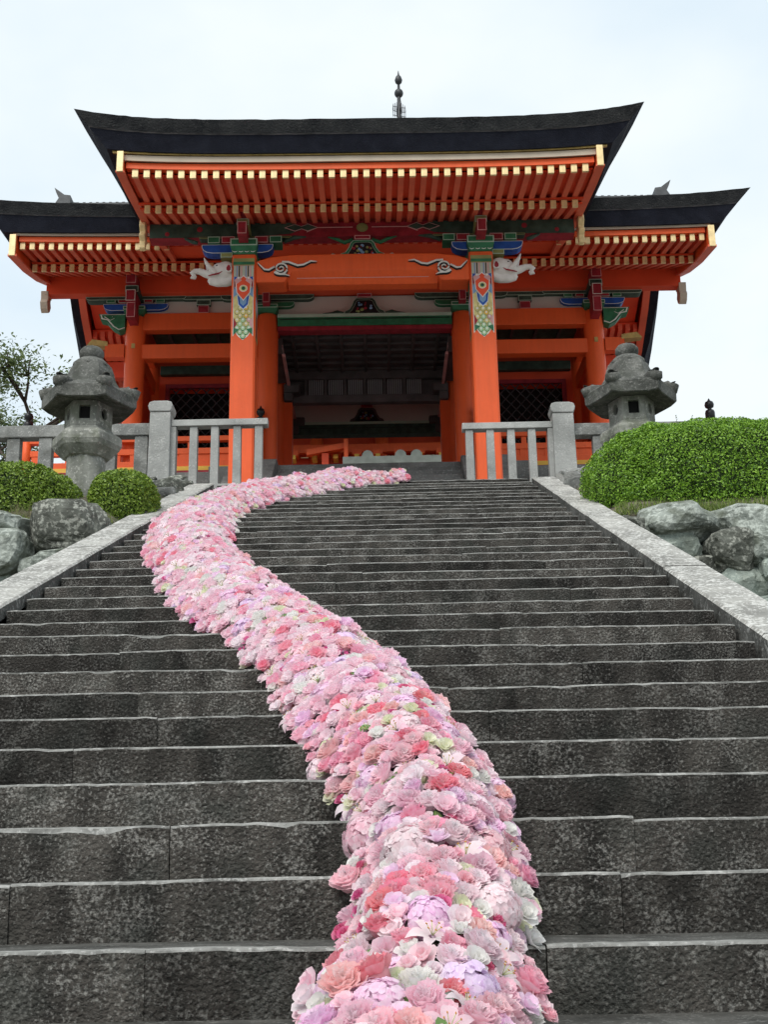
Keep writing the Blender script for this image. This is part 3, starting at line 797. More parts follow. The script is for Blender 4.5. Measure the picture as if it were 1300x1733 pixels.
# main eave
eave_board('eave_fascia', 'verm', 6.36, 17.60, 17.74, 11.648, 11.745, 11.66, 11.78, 0.05, 6.3)
eave_board('eave_board', 'cream', 6.46, 17.55, 17.60, 11.747, 11.80, 11.76, 11.82, 0.05, 6.4)
eave_board('eave_strip', 'gold_dull', 6.56, 17.51, 17.58, 11.80, 11.825, 11.82, 11.84, 0.05, 6.5)
eave_board('soffit_board', 'red', 6.36, 17.74, 18.8, 11.615, 11.65, 11.85, 11.88, 0.05, 6.3)
eave_board('rafter_batten', 'red', 6.36, 18.47, 18.62, 11.678, 11.712, 11.73, 11.76, 0.02, 6.3)
eave_board('soffit_board', 'red', 6.36, 18.6, 20.6, 11.665, 11.70, 12.525, 12.56, 0.02, 6.3)
eave_board('rear_soffit_board', 'red', 6.36, 25.8, 23.6, 11.72, 11.75, 12.665, 12.70, 0.0, 6.3)
eave_board('rear_soffit_board', 'red', 6.36, 26.75, 25.6, 11.665, 11.70, 11.91, 11.94, 0.0, 6.3)
# upper roof lining between the wall plates and the ridge (dark, seen from inside)
lin = MB(); lin.hexa([(-6.3, 20.5, 12.6), (6.3, 20.5, 12.6), (6.3, 22.2, 13.4), (-6.3, 22.2, 13.4)], [(-6.3, 20.5, 12.64), (6.3, 20.5, 12.64), (6.3, 22.2, 13.44), (-6.3, 22.2, 13.44)])
lin.hexa([(-6.3, 22.2, 13.4), (6.3, 22.2, 13.4), (6.3, 23.9, 12.6), (-6.3, 23.9, 12.6)], [(-6.3, 22.2, 13.44), (6.3, 22.2, 13.44), (6.3, 23.9, 12.64), (-6.3, 23.9, 12.64)])
gb('roof_lining', M['red'], lin)

# ---------------------------------------------------------------- barge boards with gilt ends
for s in (-1, 1):
    lo = [(13.60, 10.645), (14.3, 10.74), (15.0, 10.86), (15.9, 11.02), (17.2, 11.38), (18.6, 11.85)]
    hi = [(18.6, 12.1), (17.2, 11.68), (15.9, 11.36), (15.0, 11.17), (14.3, 11.05), (13.60, 10.985)]
    mb = MB(); mb.prism(lo + hi, 'x', s * 3.625, s * 3.705, 0)
    bb = gb('barge_board', M['verm'], mb)
    gbox('gilt_tip', 'gold', s * 3.617, s * 3.715, 13.575, 13.62, 10.635, 10.985, bb, 0.004)
    dl = [(y, z - 0.012) for y, z in lo]; du = [(y, z + 0.02) for y, z in lo]
    mb = MB(); mb.prism(dl + du[::-1], 'x', s * 3.60, s * 3.73, 0)
    gb('gilt_edge', M['rafter'], mb, bb)
    # gilt pendant at the porch purlin end
    pd = MB()
    pd.prism([(15.70, 11.02), (15.86, 11.06), (15.90, 10.92), (15.96, 10.86), (15.90, 10.78), (15.94, 10.70), (15.86, 10.62), (15.84, 10.50), (15.74, 10.52), (15.76, 10.66), (15.68, 10.72), (15.74, 10.82), (15.66, 10.90)], 'x', s * 3.66, s * 3.76)
    gb('gilt_pendant', M['gold'], pd, bb, bevel=0.012)
    # main gable
    f = [(17.5, 11.36, 11.78), (18.5, 11.56, 12.04), (19.4, 11.82, 12.38), (20.3, 12.16, 12.86), (21.3, 12.80, 13.55), (22.2, 13.6, 14.28)]
    prof = f + [(44.4 - y, a, b) for y, a, b in f[-2::-1]]
    mb = MB(); mb.prism([(y, a) for y, a, b in prof] + [(y, b) for y, a, b in prof[::-1]], 'x', s * 6.395, s * 6.485, 0)
    bb = gb('barge_board', M['verm'], mb)
    gbox('gilt_tip', 'gold', s * 6.385, s * 6.50, 17.475, 17.52, 11.35, 11.78, bb, 0.004)
    mb = MB(); mb.prism([(y, a - 0.015) for y, a, b in prof] + [(y, a + 0.03) for y, a, b in prof[::-1]], 'x', s * 6.36, s * 6.52, 0)
    gb('gilt_edge', M['rafter'], mb, bb)
    for yy in (20.0, 24.4):
        pd = MB()
        pd.prism([(yy - 0.12, 11.84), (yy + 0.12, 11.84), (yy + 0.10, 11.66), (yy + 0.15, 11.58), (yy + 0.09, 11.46), (yy, 11.40), (yy - 0.09, 11.46), (yy - 0.15, 11.58), (yy - 0.10, 11.66)], 'x', s * 6.40, s * 6.55)
        gb('gable_pendant', M['cream'], pd, bb, bevel=0.01)

# ---------------------------------------------------------------- porch: pillars, rainbow beam, brackets
def scroll(cx, s, y):
    """cloud scroll of the tie beam: a spiral with two trailing tails"""
    P = []
    for k in range(34):
        a = k / 33 * 2 * math.pi * 1.9
        r = 0.015 + 0.115 * (k / 33)
        P.append((cx - s * r * math.cos(a), y, 10.015 + r * math.sin(a) * 0.92))
    return P
for s in (-1, 1):
    x = s * 1.975
    pl = MB()
    w = 0.2
    c = 0.03
    oct_ = [(-w, -w + c), (-w + c, -w), (w - c, -w), (w, -w + c), (w, w - c), (w - c, w), (-w + c, w), (-w, w - c)]
    pl.prism([(x + a, 15.8 + b) for a, b in oct_], 'z', ZL, 10.285)
    P = gb('porch_pillar', M['verm'], pl)
    fy = 15.6
    # painted crest on the upper shaft: flat motifs on a slightly proud panel
    art = MB()
    cols = ['cream', 'white', 'red', 'blue', 'linegreen', 'ochre', 'green', 'olive', 'black', 'crimson', 'pink', 'pale_blue', 'pale_yellow', 'scale_green']
    ci = {k: i for i, k in enumerate(cols)}
    if 'pale_blue' not in M:
        M['pale_blue'] = paint('pale_blue_paint', (0.20, 0.33, 0.50), 0.6, 0.15)
        M['pale_yellow'] = paint('pale_yellow_paint', (0.66, 0.56, 0.24), 0.6, 0.2, 12)
        M['scale_green'] = paint('pale_green_paint', (0.40, 0.58, 0.33), 0.6, 0.2, 12)
    lev = [0]
    def motif(pts, col, layer):
        art.prism([(x + a, z) for a, z in pts], 'y', fy - 0.0022 * layer, fy - 0.0022 * layer + 0.0018, ci[col])
    def disc(a, z, r, col, layer, rz=None, n=14):
        motif([(a + r * math.cos(2 * math.pi * k / n), z + (rz or r) * math.sin(2 * math.pi * k / n)) for k in range(n)], col, layer)
    e = 0.168
    motif([(-e, 8.80), (-e * .72, 8.87), (-e * .45, 8.80), (0, 8.735), (e * .45, 8.80), (e * .72, 8.87), (e, 8.80), (e, 10.07), (-e, 10.07)], 'white', 1)
    motif([(-e + .012, 8.825), (-e * .72, 8.89), (-e * .42, 8.82), (0, 8.76), (e * .42, 8.82), (e * .72, 8.89), (e - .012, 8.825), (e - .012, 9.86), (-e + .012, 9.86)], 'pale_yellow', 2)
    # overlapping scales
    row = 0; z = 8.80
    rr = random.Random(3)
    while z < 9.34:
        nn = 3 + (row % 2); 
        for k in range(nn):
            a = (k - (nn - 1) / 2) * 0.098
            if abs(a) > e - 0.03: continue
            if z < 8.86 and abs(a) > 0.06: continue
            c1 = 'scale_green' if z < 9.0 else rr.choice(['pale_yellow', 'scale_green', 'pink', 'ochre', 'pale_yellow'])
            disc(a, z, 0.046, 'green' if z < 9.0 else 'olive', 3, 0.052, 8); disc(a, z + 0.006, 0.037, c1, 4, 0.043, 8); disc(a, z + 0.012, 0.016, 'white', 5, 0.02, 6)
        z += 0.072; row += 1
    for sx in (-1, 1):      # side leaves
        motif([(sx * 0.155, 8.92), (sx * 0.10, 9.02), (sx * 0.155, 9.14)], 'crimson' if sx < 0 else 'pink', 6)
        motif([(sx * 0.155, 8.83), (sx * 0.06, 8.92), (sx * 0.155, 8.95)], 'green', 6)
        motif([(sx * 0.155, 9.30), (sx * 0.10, 9.42), (sx * 0.155, 9.52)], 'pale_yellow', 6)
        motif([(sx * 0.158, 9.50), (sx * 0.09, 9.56), (sx * 0.12, 9.66), (sx * 0.158, 9.70)], 'pale_blue', 6)
        motif([(sx * 0.158, 9.62), (sx * 0.125, 9.72), (sx * 0.158, 9.84)], 'crimson', 6)
    # blue chevron
    motif([(-0.11, 9.55), (-0.085, 9.36), (0, 9.27), (0.085, 9.36), (0.11, 9.55), (0.0, 9.44)], 'white', 6)
    motif([(-0.098, 9.54), (-0.075, 9.37), (0, 9.29), (0.075, 9.37), (0.098, 9.54), (0.0, 9.44)], 'blue', 7)
    motif([(-0.06, 9.50), (-0.05, 9.39), (0, 9.34), (0.05, 9.39), (0.06, 9.50), (0.0, 9.45)], 'pale_blue', 8)
    # red crest and its eye
    motif([(-0.135, 9.80), (-0.115, 9.58), (0, 9.43), (0.115, 9.58), (0.135, 9.80), (0.06, 9.84), (0.0, 9.90), (-0.06, 9.84)], 'white', 9)
    motif([(-0.12, 9.79), (-0.102, 9.585), (0, 9.45), (0.102, 9.585), (0.12, 9.79), (0.06, 9.82), (0.0, 9.88), (-0.06, 9.82)], 'red', 10)
    for sx in (-1, 1):
        motif([(sx * 0.03, 9.80), (sx * 0.11, 9.735), (sx * 0.15, 9.79), (sx * 0.12, 9.86), (sx * 0.07, 9.87)], 'pink', 11)
        motif([(sx * 0.10, 9.86), (sx * 0.155, 9.80), (sx * 0.155, 9.87)], 'blue', 12)
        disc(sx * 0.085, 9.845, 0.020, 'white', 12, n=8)
    disc(0, 9.655, 0.068, 'white', 11, 0.062); disc(0, 9.655, 0.058, 'pale_yellow', 12, 0.052); disc(0, 9.655, 0.034, 'green', 13); disc(0.004, 9.66, 0.015, 'black', 14, n=8)
    # fluted band and olive neck
    motif([(-e, 9.87), (e, 9.87), (e, 10.08), (-e, 10.08)], 'cream', 3)
    for k in range(9):
        a = -e + 0.02 + k * (2 * e - 0.04) / 8
        motif([(a - 0.009, 9.875), (a + 0.009, 9.875), (a + 0.009, 10.075), (a - 0.009, 10.075)], ('linegreen', 'pale_blue', 'black', 'pink')[k % 4], 4)
    motif([(-e - .01, 10.085), (e + .01, 10.085), (e + .01, 10.215), (-e - .01, 10.215)], 'olive', 3)
    motif([(-e - .01, 10.10), (e + .01, 10.10), (e + .01, 10.15), (-e - .01, 10.15)], 'green', 4)
    gb('painted_crest', [M[k] for k in cols], art, P)
    # side faces of the painted section
    for sx in (-1, 1):
        sd = MB()
        for z0, z1, cc in ((8.80, 9.28, 0), (9.28, 9.52, 1), (9.52, 9.87, 2), (9.87, 10.08, 3), (10.08, 10.22, 4)):
            xx = x + sx * 0.2
            sd.box(xx, xx + sx * 0.003, 15.635, 15.965, z0, z1, cc)
            sd.box(xx, xx + sx * 0.005, 15.70, 15.90, z0 + 0.05, z1 - 0.05, (cc + 2) % 5)
        gb('painted_side', [M[k] for k in ('olive', 'pale_blue', 'crimson', 'cream', 'green')], sd, P)
    gbox('base_stone', 'platform', x - 0.34, x + 0.34, 15.46, 16.14, ZL - 0.004, ZL + 0.16, P, 0.02)
    # capital and bracket complex
    oblock('capital_block', 'green', x - 0.225, x + 0.225, 15.52, 16.08, 10.285, 10.545, 'linegreen', 0.02, taper=0.05)
    sc = MB()
    for k in range(4):
        sc.tube([(x - 0.15 + k * 0.1 + 0.045 * math.cos(a), 15.56, 10.345 - 0.03 * math.sin(a)) for a in (0, 0.8, 1.57, 2.3, 3.14)], 0.008, 5)
    gb('capital_scallops', M['white'], sc)
    arm('bracket_arm', 'blue', x + s * 0.125, 0.60, 15.70, 15.90, 10.37, 10.53)
    for dx in (-0.52, -0.30, 0.30, 0.52):
        if abs(dx) < 0.4 and dx * s < 0: continue
        oblock('bearing_block', 'olive' if abs(dx) < 0.4 else 'green', x + dx - 0.10, x + dx + 0.10, 15.66, 15.94, 10.54 if abs(dx) > 0.4 else 10.27, 10.66 if abs(dx) > 0.4 else 10.36, 'linegreen', 0.012)
    for dx in (-0.28, 0.28):
        oblock('bearing_block', 'crimson', x + dx - 0.11, x + dx + 0.11, 15.66, 15.94, 10.54, 10.66, 'pink', 0.012)
    arm('bracket_arm', 'greend', x, 0.78, 15.74, 15.88, 10.665, 10.70, line='olive')
    # projecting nose stack on the pillar axis
    for k, (y0, z0, z1, w) in enumerate(((15.20, 10.46, 10.68, 0.075), (15.32, 10.68, 10.80, 0.10), (15.05, 10.80, 11.02, 0.085), (14.98, 11.02, 11.10, 0.07))):
        oblock('bracket_nose', ('crimson', 'olive', 'crimson', 'gold_dull')[k], x - w, x + w, y0, 15.95, z0, z1, ('pink', 'linegreen', 'pink', 'olive')[k], 0.012)

bm = MB()                                               # rainbow beam, slightly arched underneath
top = [(-1.775, 10.16), (-1.55, 10.235), (-1.2, 10.275), (0, 10.285), (1.2, 10.275), (1.55, 10.235), (1.775, 10.16)]
bot = [(1.775, 9.775), (1.30, 9.775), (1.18, 9.965), (-1.18, 9.965), (-1.30, 9.775), (-1.775, 9.775)]
bm.prism(top + bot, 'y', 15.60, 16.0)
BEAM = gb('rainbow_beam', M['verm'], bm, bevel=0.025)
gr = MB()
gr.prism([(15.61, 9.97), (15.98, 9.97), (15.98, 9.80), (15.78, 9.80)], 'x', -1.25, 1.25)
gb('beam_underside', M['verm'], gr, BEAM)
gr = MB(); gr.tube([(-1.1, 15.695, 9.885), (1.1, 15.695, 9.885)], 0.006, 5)
gb('beam_line', M['pink'], gr, BEAM)
for s in (-1, 1):
    for mat, dz, rad, yy in (('black', -0.022, 0.020, 15.590), ('white', 0.0, 0.019, 15.578)):
        sm = MB(); cx = s * 1.36
        sp = [(a, yy, z + dz) for a, _, z in scroll(cx, -s, yy)]
        sm.tube(sp, [rad * (0.6 + 0.4 * k / len(sp)) for k in range(len(sp))], 6)
        end = sp[-1]
        t1 = [(cx + s * 0.10, 10.045), (cx + s * 0.20, 9.985), (cx + s * 0.27, 9.995), (cx + s * 0.33, 10.06), (cx + s * 0.385, 10.12)]
        sm.tube([(a, yy, z + dz) for a, z in t1], [rad, rad, rad * .9, rad * .7, rad * .3], 6)
        t2 = [(cx - s * 0.02, 10.13), (cx - s * 0.13, 10.125), (cx - s * 0.28, 10.06), (cx - s * 0.38, 10.075), (cx - s * 0.50, 10.14), (cx - s * 0.60, 10.13)]
        sm.tube([(a, yy, z + dz) for a, z in t2], [rad, rad, rad * 1.1, rad, rad * .8, rad * .3], 6)
        t3 = [(cx + s * 0.09, 9.955), (cx + s * 0.02, 9.905), (cx - s * 0.08, 9.90), (cx - s * 0.15, 9.875)]
        sm.tube([(a, yy, z + dz) for a, z in t3], [rad, rad, rad * .8, rad * .3], 6)
        gb('beam_scroll' if mat == 'white' else 'beam_scroll_shade', M[mat], sm, BEAM, smooth=True)

# carved frog-leg struts
def frog_strut(cx, z, w, h, y, mat='green', line='linegreen'):
    mb = MB()
    out = [(-1, 0), (-0.93, 0.12), (-0.74, 0.20), (-0.60, 0.42), (-0.52, 0.66), (-0.40, 0.80), (0.40, 0.80), (0.52, 0.66), (0.60, 0.42), (0.74, 0.20), (0.93, 0.12), (1, 0)]
    inn = [(0.74, 0), (0.62, 0.10), (0.47, 0.36), (0.38, 0.60), (0.26, 0.66), (-0.26, 0.66), (-0.38, 0.60), (-0.47, 0.36), (-0.62, 0.10), (-0.74, 0)]
    T = lambda p: (cx + p[0] * w / 2, z + p[1] * h)
    mb.prism([T(p) for p in out] , 'y', y, y + 0.10, 1)
    mb.prism([T((p[0] * 0.96, p[1] * 0.96)) for p in out], 'y', y - 0.006, y + 0.05, 0)
    mb.prism([T((p[0] * 1.03, p[1] * 1.03)) for p in inn], 'y', y - 0.011, y + 0.05, 1)
    mb.prism([T(p) for p in inn], 'y', y - 0.016, y + 0.05, 2)
    rr = random.Random(int(cx * 10) + int(z * 7))
    for k in range(22):
        a = rr.uniform(-0.45, 0.45); b = rr.uniform(0.06, 0.55)
        if abs(a) > 0.6 - 0.6 * b: continue
        p = T((a, b)); q = rr.uniform(0.02, 0.045) * w
        mb.ball((p[0], y - 0.02, p[1]), q, 0.03, q * 0.8, 7, 5, 3 + k % 3)
    o = gb('frog_leg_strut', [M[mat], M[line], M['black'], M['crimson'], M['pale_blue'], M['olive']], mb)
    oblock('bearing_block', 'crimson', cx - w * 0.17, cx + w * 0.17, y - 0.03, y + 0.12, z + h * 0.80, z + h, 'pink', 0.012)
    return o
frog_strut(0.0, 10.287, 0.78, 0.37, 15.70)
for s in (-1, 1):                                       # scroll tufts and the curved arms around the strut
    lf = MB()
    lf.tube([(s * 0.40, 15.72, 10.29), (s * 0.50, 15.72, 10.32), (s * 0.56, 15.72, 10.29), (s * 0.66, 15.72, 10.30), (s * 0.76, 15.72, 10.29)], [0.02, 0.03, 0.022, 0.028, 0.006], 6)
    gb('strut_leaf', M['linegreen'], lf, smooth=True)
    lf = MB()
    lf.tube([(s * 0.16, 15.74, 10.62), (s * 0.30, 15.74, 10.56), (s * 0.42, 15.74, 10.62), (s * 0.58, 15.74, 10.67)], [0.03, 0.035, 0.03, 0.01], 6)
    gb('strut_leaf', M['green'], lf, smooth=True)

# painted purlin above the porch
kt = MB(); kt.box(-3.60, 3.60, 15.78, 16.02, 10.70, 10.985)
KETA = gb('porch_purlin', M['crimson'], kt)
for s in (-1, 1):
    gp = MB(); gp.prism([(s * 3.595, 10.712), (s * 3.595, 10.97), (s * 1.18, 10.97), (s * 1.02, 10.84), (s * 1.22, 10.76), (s * 1.9, 10.712)], 'y', 15.772, 15.784)
    gb('purlin_painting', M['greend'], gp, KETA)
    gp = MB()
    for a, b in ((1.14, 0.0), (0.92, 0.0)):
        gp.prism([(s * (a - 0.18), 10.87), (s * a, 10.94), (s * (a + 0.18), 10.87), (s * a, 10.80)], 'y', 15.766, 15.774, 0)
        gp.prism([(s * (a - 0.15), 10.87), (s * a, 10.928), (s * (a + 0.15), 10.87), (s * a, 10.812)], 'y', 15.762, 15.770, 1)
    gp.box(s * 0.16, s * 0.76, 15.768, 15.774, 10.862, 10.876, 0)
    gp.tube([(s * 0.76, 15.772, 10.869), (s * 0.94, 15.772, 10.95)], 0.007, 4, 0); gp.tube([(s * 0.76, 15.772, 10.869), (s * 0.94, 15.772, 10.79)], 0.007, 4, 0)
    gb('purlin_ornament', [M['pink'], M['greend']], gp, KETA)
    for a, z, r in ((2.75, 10.86, 0.05), (3.3, 10.78, 0.04)):
        gp = MB(); gp.ball((s * a, 15.772, z), r, 0.006, r, 10, 6)
        gb('purlin_flower', M['crimson'], gp, KETA)
    ar = MB()
    ar.tube([(s * 3.0, 15.78, 10.70), (s * 2.86, 15.76, 10.62), (s * 2.78, 15.76, 10.60)], [0.02, 0.035, 0.03], 6)
    ar.tube([(s * 0.95, 15.78, 10.70), (s * 1.15, 15.76, 10.68), (s * 1.32, 15.76, 10.60)], [0.012, 0.04, 0.03], 6)
    gb('arm_leaf', M['greend'], ar, KETA, smooth=True)
gp = MB(); gp.ball((0, 15.776, 10.865), 0.10, 0.012, 0.085, 14, 8)
gb('purlin_boss', M['olive'], gp, KETA, smooth=True)

# elephant-head beam noses
def elephant(s):
    mb = MB(); y = 15.77; b = s * 2.175
    X = lambda a: b + s * a
    mb.ball((X(0.12), y, 10.06), 0.19, 0.17, 0.175, 18, 12)
    mb.ball((X(0.22), y, 10.09), 0.14, 0.14, 0.12, 16, 10)
    mb.ball((X(0.30), y, 10.03), 0.12, 0.12, 0.10, 16, 10)
    mb.tube([(X(-0.02), y, 9.93), (X(0.12), y, 9.875), (X(0.26), y, 9.86), (X(0.365), y, 9.885), (X(0.40), y, 9.925)], [0.10, 0.085, 0.07, 0.062, 0.035], 12)
    tp = [(0.24, 10.02), (0.36, 10.005), (0.47, 10.035), (0.56, 10.075), (0.635, 10.075), (0.685, 10.03), (0.68, 9.975), (0.635, 9.965), (0.62, 10.0)]
    mb.tube([(X(a), y, z) for a, z in tp], [0.11, 0.085, 0.066, 0.055, 0.05, 0.048, 0.046, 0.04, 0.022], 12)
    for d in (-1, 1):
        mb.tube([(X(0.27), y + d * 0.085, 9.985), (X(0.36), y + d * 0.115, 10.07), (X(0.435), y + d * 0.125, 10.17), (X(0.475), y + d * 0.12, 10.27)], [0.045, 0.042, 0.032, 0.008], 8)
    o = gb('elephant_head_nose', M['elephant'], mb, smooth=True)
    rm = o.modifiers.new('remesh', 'REMESH'); rm.mode = 'VOXEL'; rm.voxel_size = 0.011; rm.use_smooth_shade = True
    e = MB(); e.prism([(X(0.0), 9.97), (X(0.05), 9.955), (X(0.10), 9.98), (X(0.105), 10.04), (X(0.06), 10.11), (X(0.02), 10.09), (X(-0.005), 10.03)], 'y', y - 0.205, y - 0.14)
    gb('ear', M['elephant'], e, o, bevel=0.02)
    e = MB(); e.prism([(X(0.018), 9.985), (X(0.05), 9.972), (X(0.085), 9.99), (X(0.087), 10.035), (X(0.056), 10.085), (X(0.03), 10.075), (X(0.014), 10.03)], 'y', y - 0.215, y - 0.19)
    gb('ear_lining', M['crimson'], e, o, bevel=0.008)
    e = MB(); e.ball((X(0.255), y - 0.125, 10.115), 0.02, 0.012, 0.011, 8, 6)
    gb('eye', M['black'], e, o)
    e = MB(); e.tube([(X(0.40), y - 0.075, 9.955), (X(0.32), y - 0.112, 9.955), (X(0.22), y - 0.135, 9.965), (X(0.16), y - 0.15, 9.995)], [0.008, 0.013, 0.012, 0.004], 6)
    gb('mouth_line', M['crimson'], e, o)
elephant(-1); elephant(1)

# ---------------------------------------------------------------- main body
def gcol(name, x, y, r, z0, z1, mat='verm'):
    mb = MB(); mb.lathe([(r * 1.02, z0), (r, z0 + 0.3), (r, z1 - 0.25), (r * 0.96, z1 - 0.06), (r * 0.9, z1)], (x, y, 0), 28)
    o = gb(name, M[mat], mb, smooth=True)
    bs = MB(); bs.lathe([(r * 1.6, ZP - 0.02), (r * 1.55, ZP + 0.03), (r * 1.2, ZP + 0.07)], (x, y, 0), 20)
    gb('base_stone', M['platform'], bs, o)
    return o
for s in (-1, 1):
    for y in (20.2, 22.2, 24.2):
        gcol('column', s * 4.66, y, 0.20, ZP, 11.36)
        gcol('column', s * 1.98, y, 0.215, ZP, 11.36)
    k = MB(); k.box(s * 4.66 - 0.035, s * 4.66 + 0.035, 19.985, 20.01, 10.60, 10.70)
    gb('gilt_plate', M['gold_dull'], k)
gbox('wall_plate', 'red', -6.45, 6.45, 19.90, 20.14, 11.775, 12.17)
gbox('wall_plate', 'red', -6.45, 6.45, 24.26, 24.5, 11.775, 12.17)
for s in (-1, 1):
    gbox('plate_end', 'cream', s * 6.40, s * 6.47, 19.88, 20.16, 11.755, 11.78)
# tie beams of the side bays
for s in (-1, 1):
    for (z0, z1, yy) in ((11.04, 11.405, 20.2), (10.41, 10.72, 20.2)):
        gbox('tie_beam', 'verm', s * 2.16, s * 4.50, yy - 0.12, yy + 0.12, z0, z1, bevel=0.015)
    gbox('plaster_panel', 'plaster', s * 2.18, s * 4.5, 20.17, 20.23, 11.40, 11.78)
    # side walls (gable ends)
    for z0, z1 in ((11.04, 11.40), (10.41, 10.72), (8.9, 9.1)):
        for a, b in ((20.36, 22.04), (22.36, 24.04)):
            gbox('tie_beam', 'verm', s * 4.56, s * 4.76, a, b, z0, z1)
    gbox('side_wall_panel', 'red', s * 4.63, s * 4.69, 20.3, 24.1, ZP, 10.41, bevel=0)
    gbox('gable_panel', 'red', s * 4.62, s * 4.70, 20.3, 24.1, 11.40, 12.6, bevel=0)
    # tie beam noses that stick out past the corner column
    ns = MB(); ns.prism([(s * 4.86, 11.40), (s * 5.40, 11.40), (s * 5.36, 11.27), (s * 5.24, 11.24), (s * 5.12, 11.10), (s * 4.98, 11.02), (s * 4.86, 11.06)], 'y', 20.08, 20.30, 0)
    ns.prism([(s * 4.86, 11.385), (s * 5.37, 11.385), (s * 5.34, 11.285), (s * 5.22, 11.26), (s * 5.10, 11.115), (s * 4.98, 11.04), (s * 4.86, 11.08)], 'y', 20.066, 20.078, 1)
    ns.prism([(s * 4.86, 11.37), (s * 5.34, 11.37), (s * 5.31, 11.30), (s * 5.20, 11.275), (s * 5.08, 11.13), (s * 4.98, 11.06), (s * 4.86, 11.10)], 'y', 20.06, 20.07, 0)
    ns.tube([(s * 5.28, 20.058, 11.33), (s * 5.16, 20.066, 11.25), (s * 5.08, 20.066, 11.29), (s * 5.12, 20.066, 11.33)], 0.010, 5, 1)
    gb('carved_nose', [M['green'], M['white']], ns)
    ns = MB(); ns.box(s * 4.86, s * 5.25, 20.10, 20.30, 10.46, 10.74, 0); ns.hexa([(s * 5.2, 20.09, 10.70), (s * 5.62, 20.11, 10.74), (s * 5.62, 20.29, 10.74), (s * 5.2, 20.31, 10.70)], [(s * 5.2, 20.09, 10.80), (s * 5.52, 20.11, 10.86), (s * 5.52, 20.29, 10.86), (s * 5.2, 20.31, 10.80)], 1)
    gb('gilt_nose', [M['verm'], M['gold_dull']], ns)
    # brackets above the columns
    for cx, inner in ((s * 4.66, False), (s * 1.98, True)):
        oblock('capital_block', 'green', cx - 0.22, cx + 0.22, 19.92, 20.46, 11.34, 11.50, 'linegreen', 0.016, taper=0.04)
        if inner:
            arm('bracket_arm', 'green', cx, 0.55, 20.08, 20.3, 11.50, 11.62, line='linegreen')
            arm('bracket_arm', 'greend', cx, 0.95, 20.06, 20.28, 11.66, 11.772, line='linegreen')
            oblock('bracket_nose', 'crimson', cx - 0.07, cx + 0.07, 19.72, 20.1, 11.44, 11.66, 'pink', 0.012)
        else:
            arm('bracket_arm', 'blue', cx, 0.66, 20.08, 20.3, 11.47, 11.62)
            for dx in (-0.5, 0.5, -0.26, 0.26):
                oblock('bearing_block', 'green' if abs(dx) > 0.4 else 'crimson', cx + dx - 0.09, cx + dx + 0.09, 20.04, 20.3, 11.625, 11.70, 'linegreen', 0.01)
            arm('bracket_arm', 'greend', cx, 1.02, 20.06, 20.28, 11.70, 11.773, line='linegreen')
            for k, (y0, z0, z1, w) in enumerate(((19.60, 11.10, 11.42, 0.085), (19.52, 11.42, 11.66, 0.095), (19.62, 11.66, 11.80, 0.13), (19.5, 11.80, 12.0, 0.10), (19.56, 12.0, 12.12, 0.06))):
                oblock('bracket_nose', ('crimson', 'crimson', 'greend', 'crimson', 'olive')[k], cx - w, cx + w, y0, 20.2, z0, z1, ('pink', 'white', 'linegreen', 'pink', 'olive')[k], 0.012)
    # small strut in the middle of the side bay frieze
    cx = s * 3.28
    oblock('bearing_block', 'crimson', cx - 0.11, cx + 0.11, 20.08, 20.2, 11.40, 11.56, 'pink', 0.01)
    oblock('bearing_block', 'greend', cx - 0.14, cx + 0.14, 20.06, 20.2, 11.565, 11.68, 'linegreen', 0.012)
    arm('bracket_arm', 'greend', cx, 0.46, 20.07, 20.24, 11.69, 11.772, line='linegreen')
# middle bay frieze
gbox('plaster_panel', 'plaster', -1.77, 1.77, 20.19, 20.25, 11.32, 11.78)
gbox('lintel', 'green', -1.77, 1.77, 20.06, 20.34, 11.075, 11.325, bevel=0.015)
ln = MB(); ln.box(-1.72, 1.72, 20.052, 20.062, 11.205, 11.222, 0); ln.box(-1.77, 1.77, 20.045, 20.058, 11.255, 11.325, 1)
gb('lintel_lines', [M['black'], M['linegreen']], ln)
gbox('lintel_underboard', 'crimson', -1.77, 1.77, 20.08, 20.32, 10.98, 11.07)
frog_strut(0.0, 11.33, 0.86, 0.43, 20.06, 'greend')
for s in (-1, 1):
    lf = MB(); lf.tube([(s * 0.42, 20.08, 11.34), (s * 0.56, 20.08, 11.37), (s * 0.66, 20.08, 11.345), (s * 0.86, 20.08, 11.34)], [0.03, 0.04, 0.03, 0.006], 6)
    gb('strut_leaf', M['greend'], lf, smooth=True)

# passage: coffered ceiling, transom lattice, rear frieze
gbox('ceiling_board', 'darkwood', -1.76, 1.76, 20.35, 22.4, 11.06, 11.10, bevel=0)
for k in range(7):
    x = -1.5 + k * 0.5
    gbox('ceiling_rib', 'darkwood', x - 0.03, x + 0.03, 20.35, 22.3, 10.985, 11.058, bevel=0.004)
for k in range(6):
    y = 20.55 + k * 0.33
    gbox('ceiling_batten', 'darkwood', -1.74, 1.74, y - 0.025, y + 0.025, 11.00, 11.057, bevel=0.004)
gbox('transom_beam', 'darkwood', -1.77, 1.77, 22.28, 22.46, 10.28, 10.46)
gbox('transom_beam', 'darkwood', -1.77, 1.77, 22.28, 22.46, 10.83, 11.06)
gbox('transom_back', 'darkwood', -1.77, 1.77, 22.42, 22.46, 10.46, 10.83)
M['slat'] = paint('pale_lattice_slat', (0.30, 0.29, 0.30), 0.7, 0.15)
slat = MB(); slat.box(-0.011, 0.011, 0, 0.03, 0, 0.37); sm = slat.mesh('lattice_slat', M['slat'])
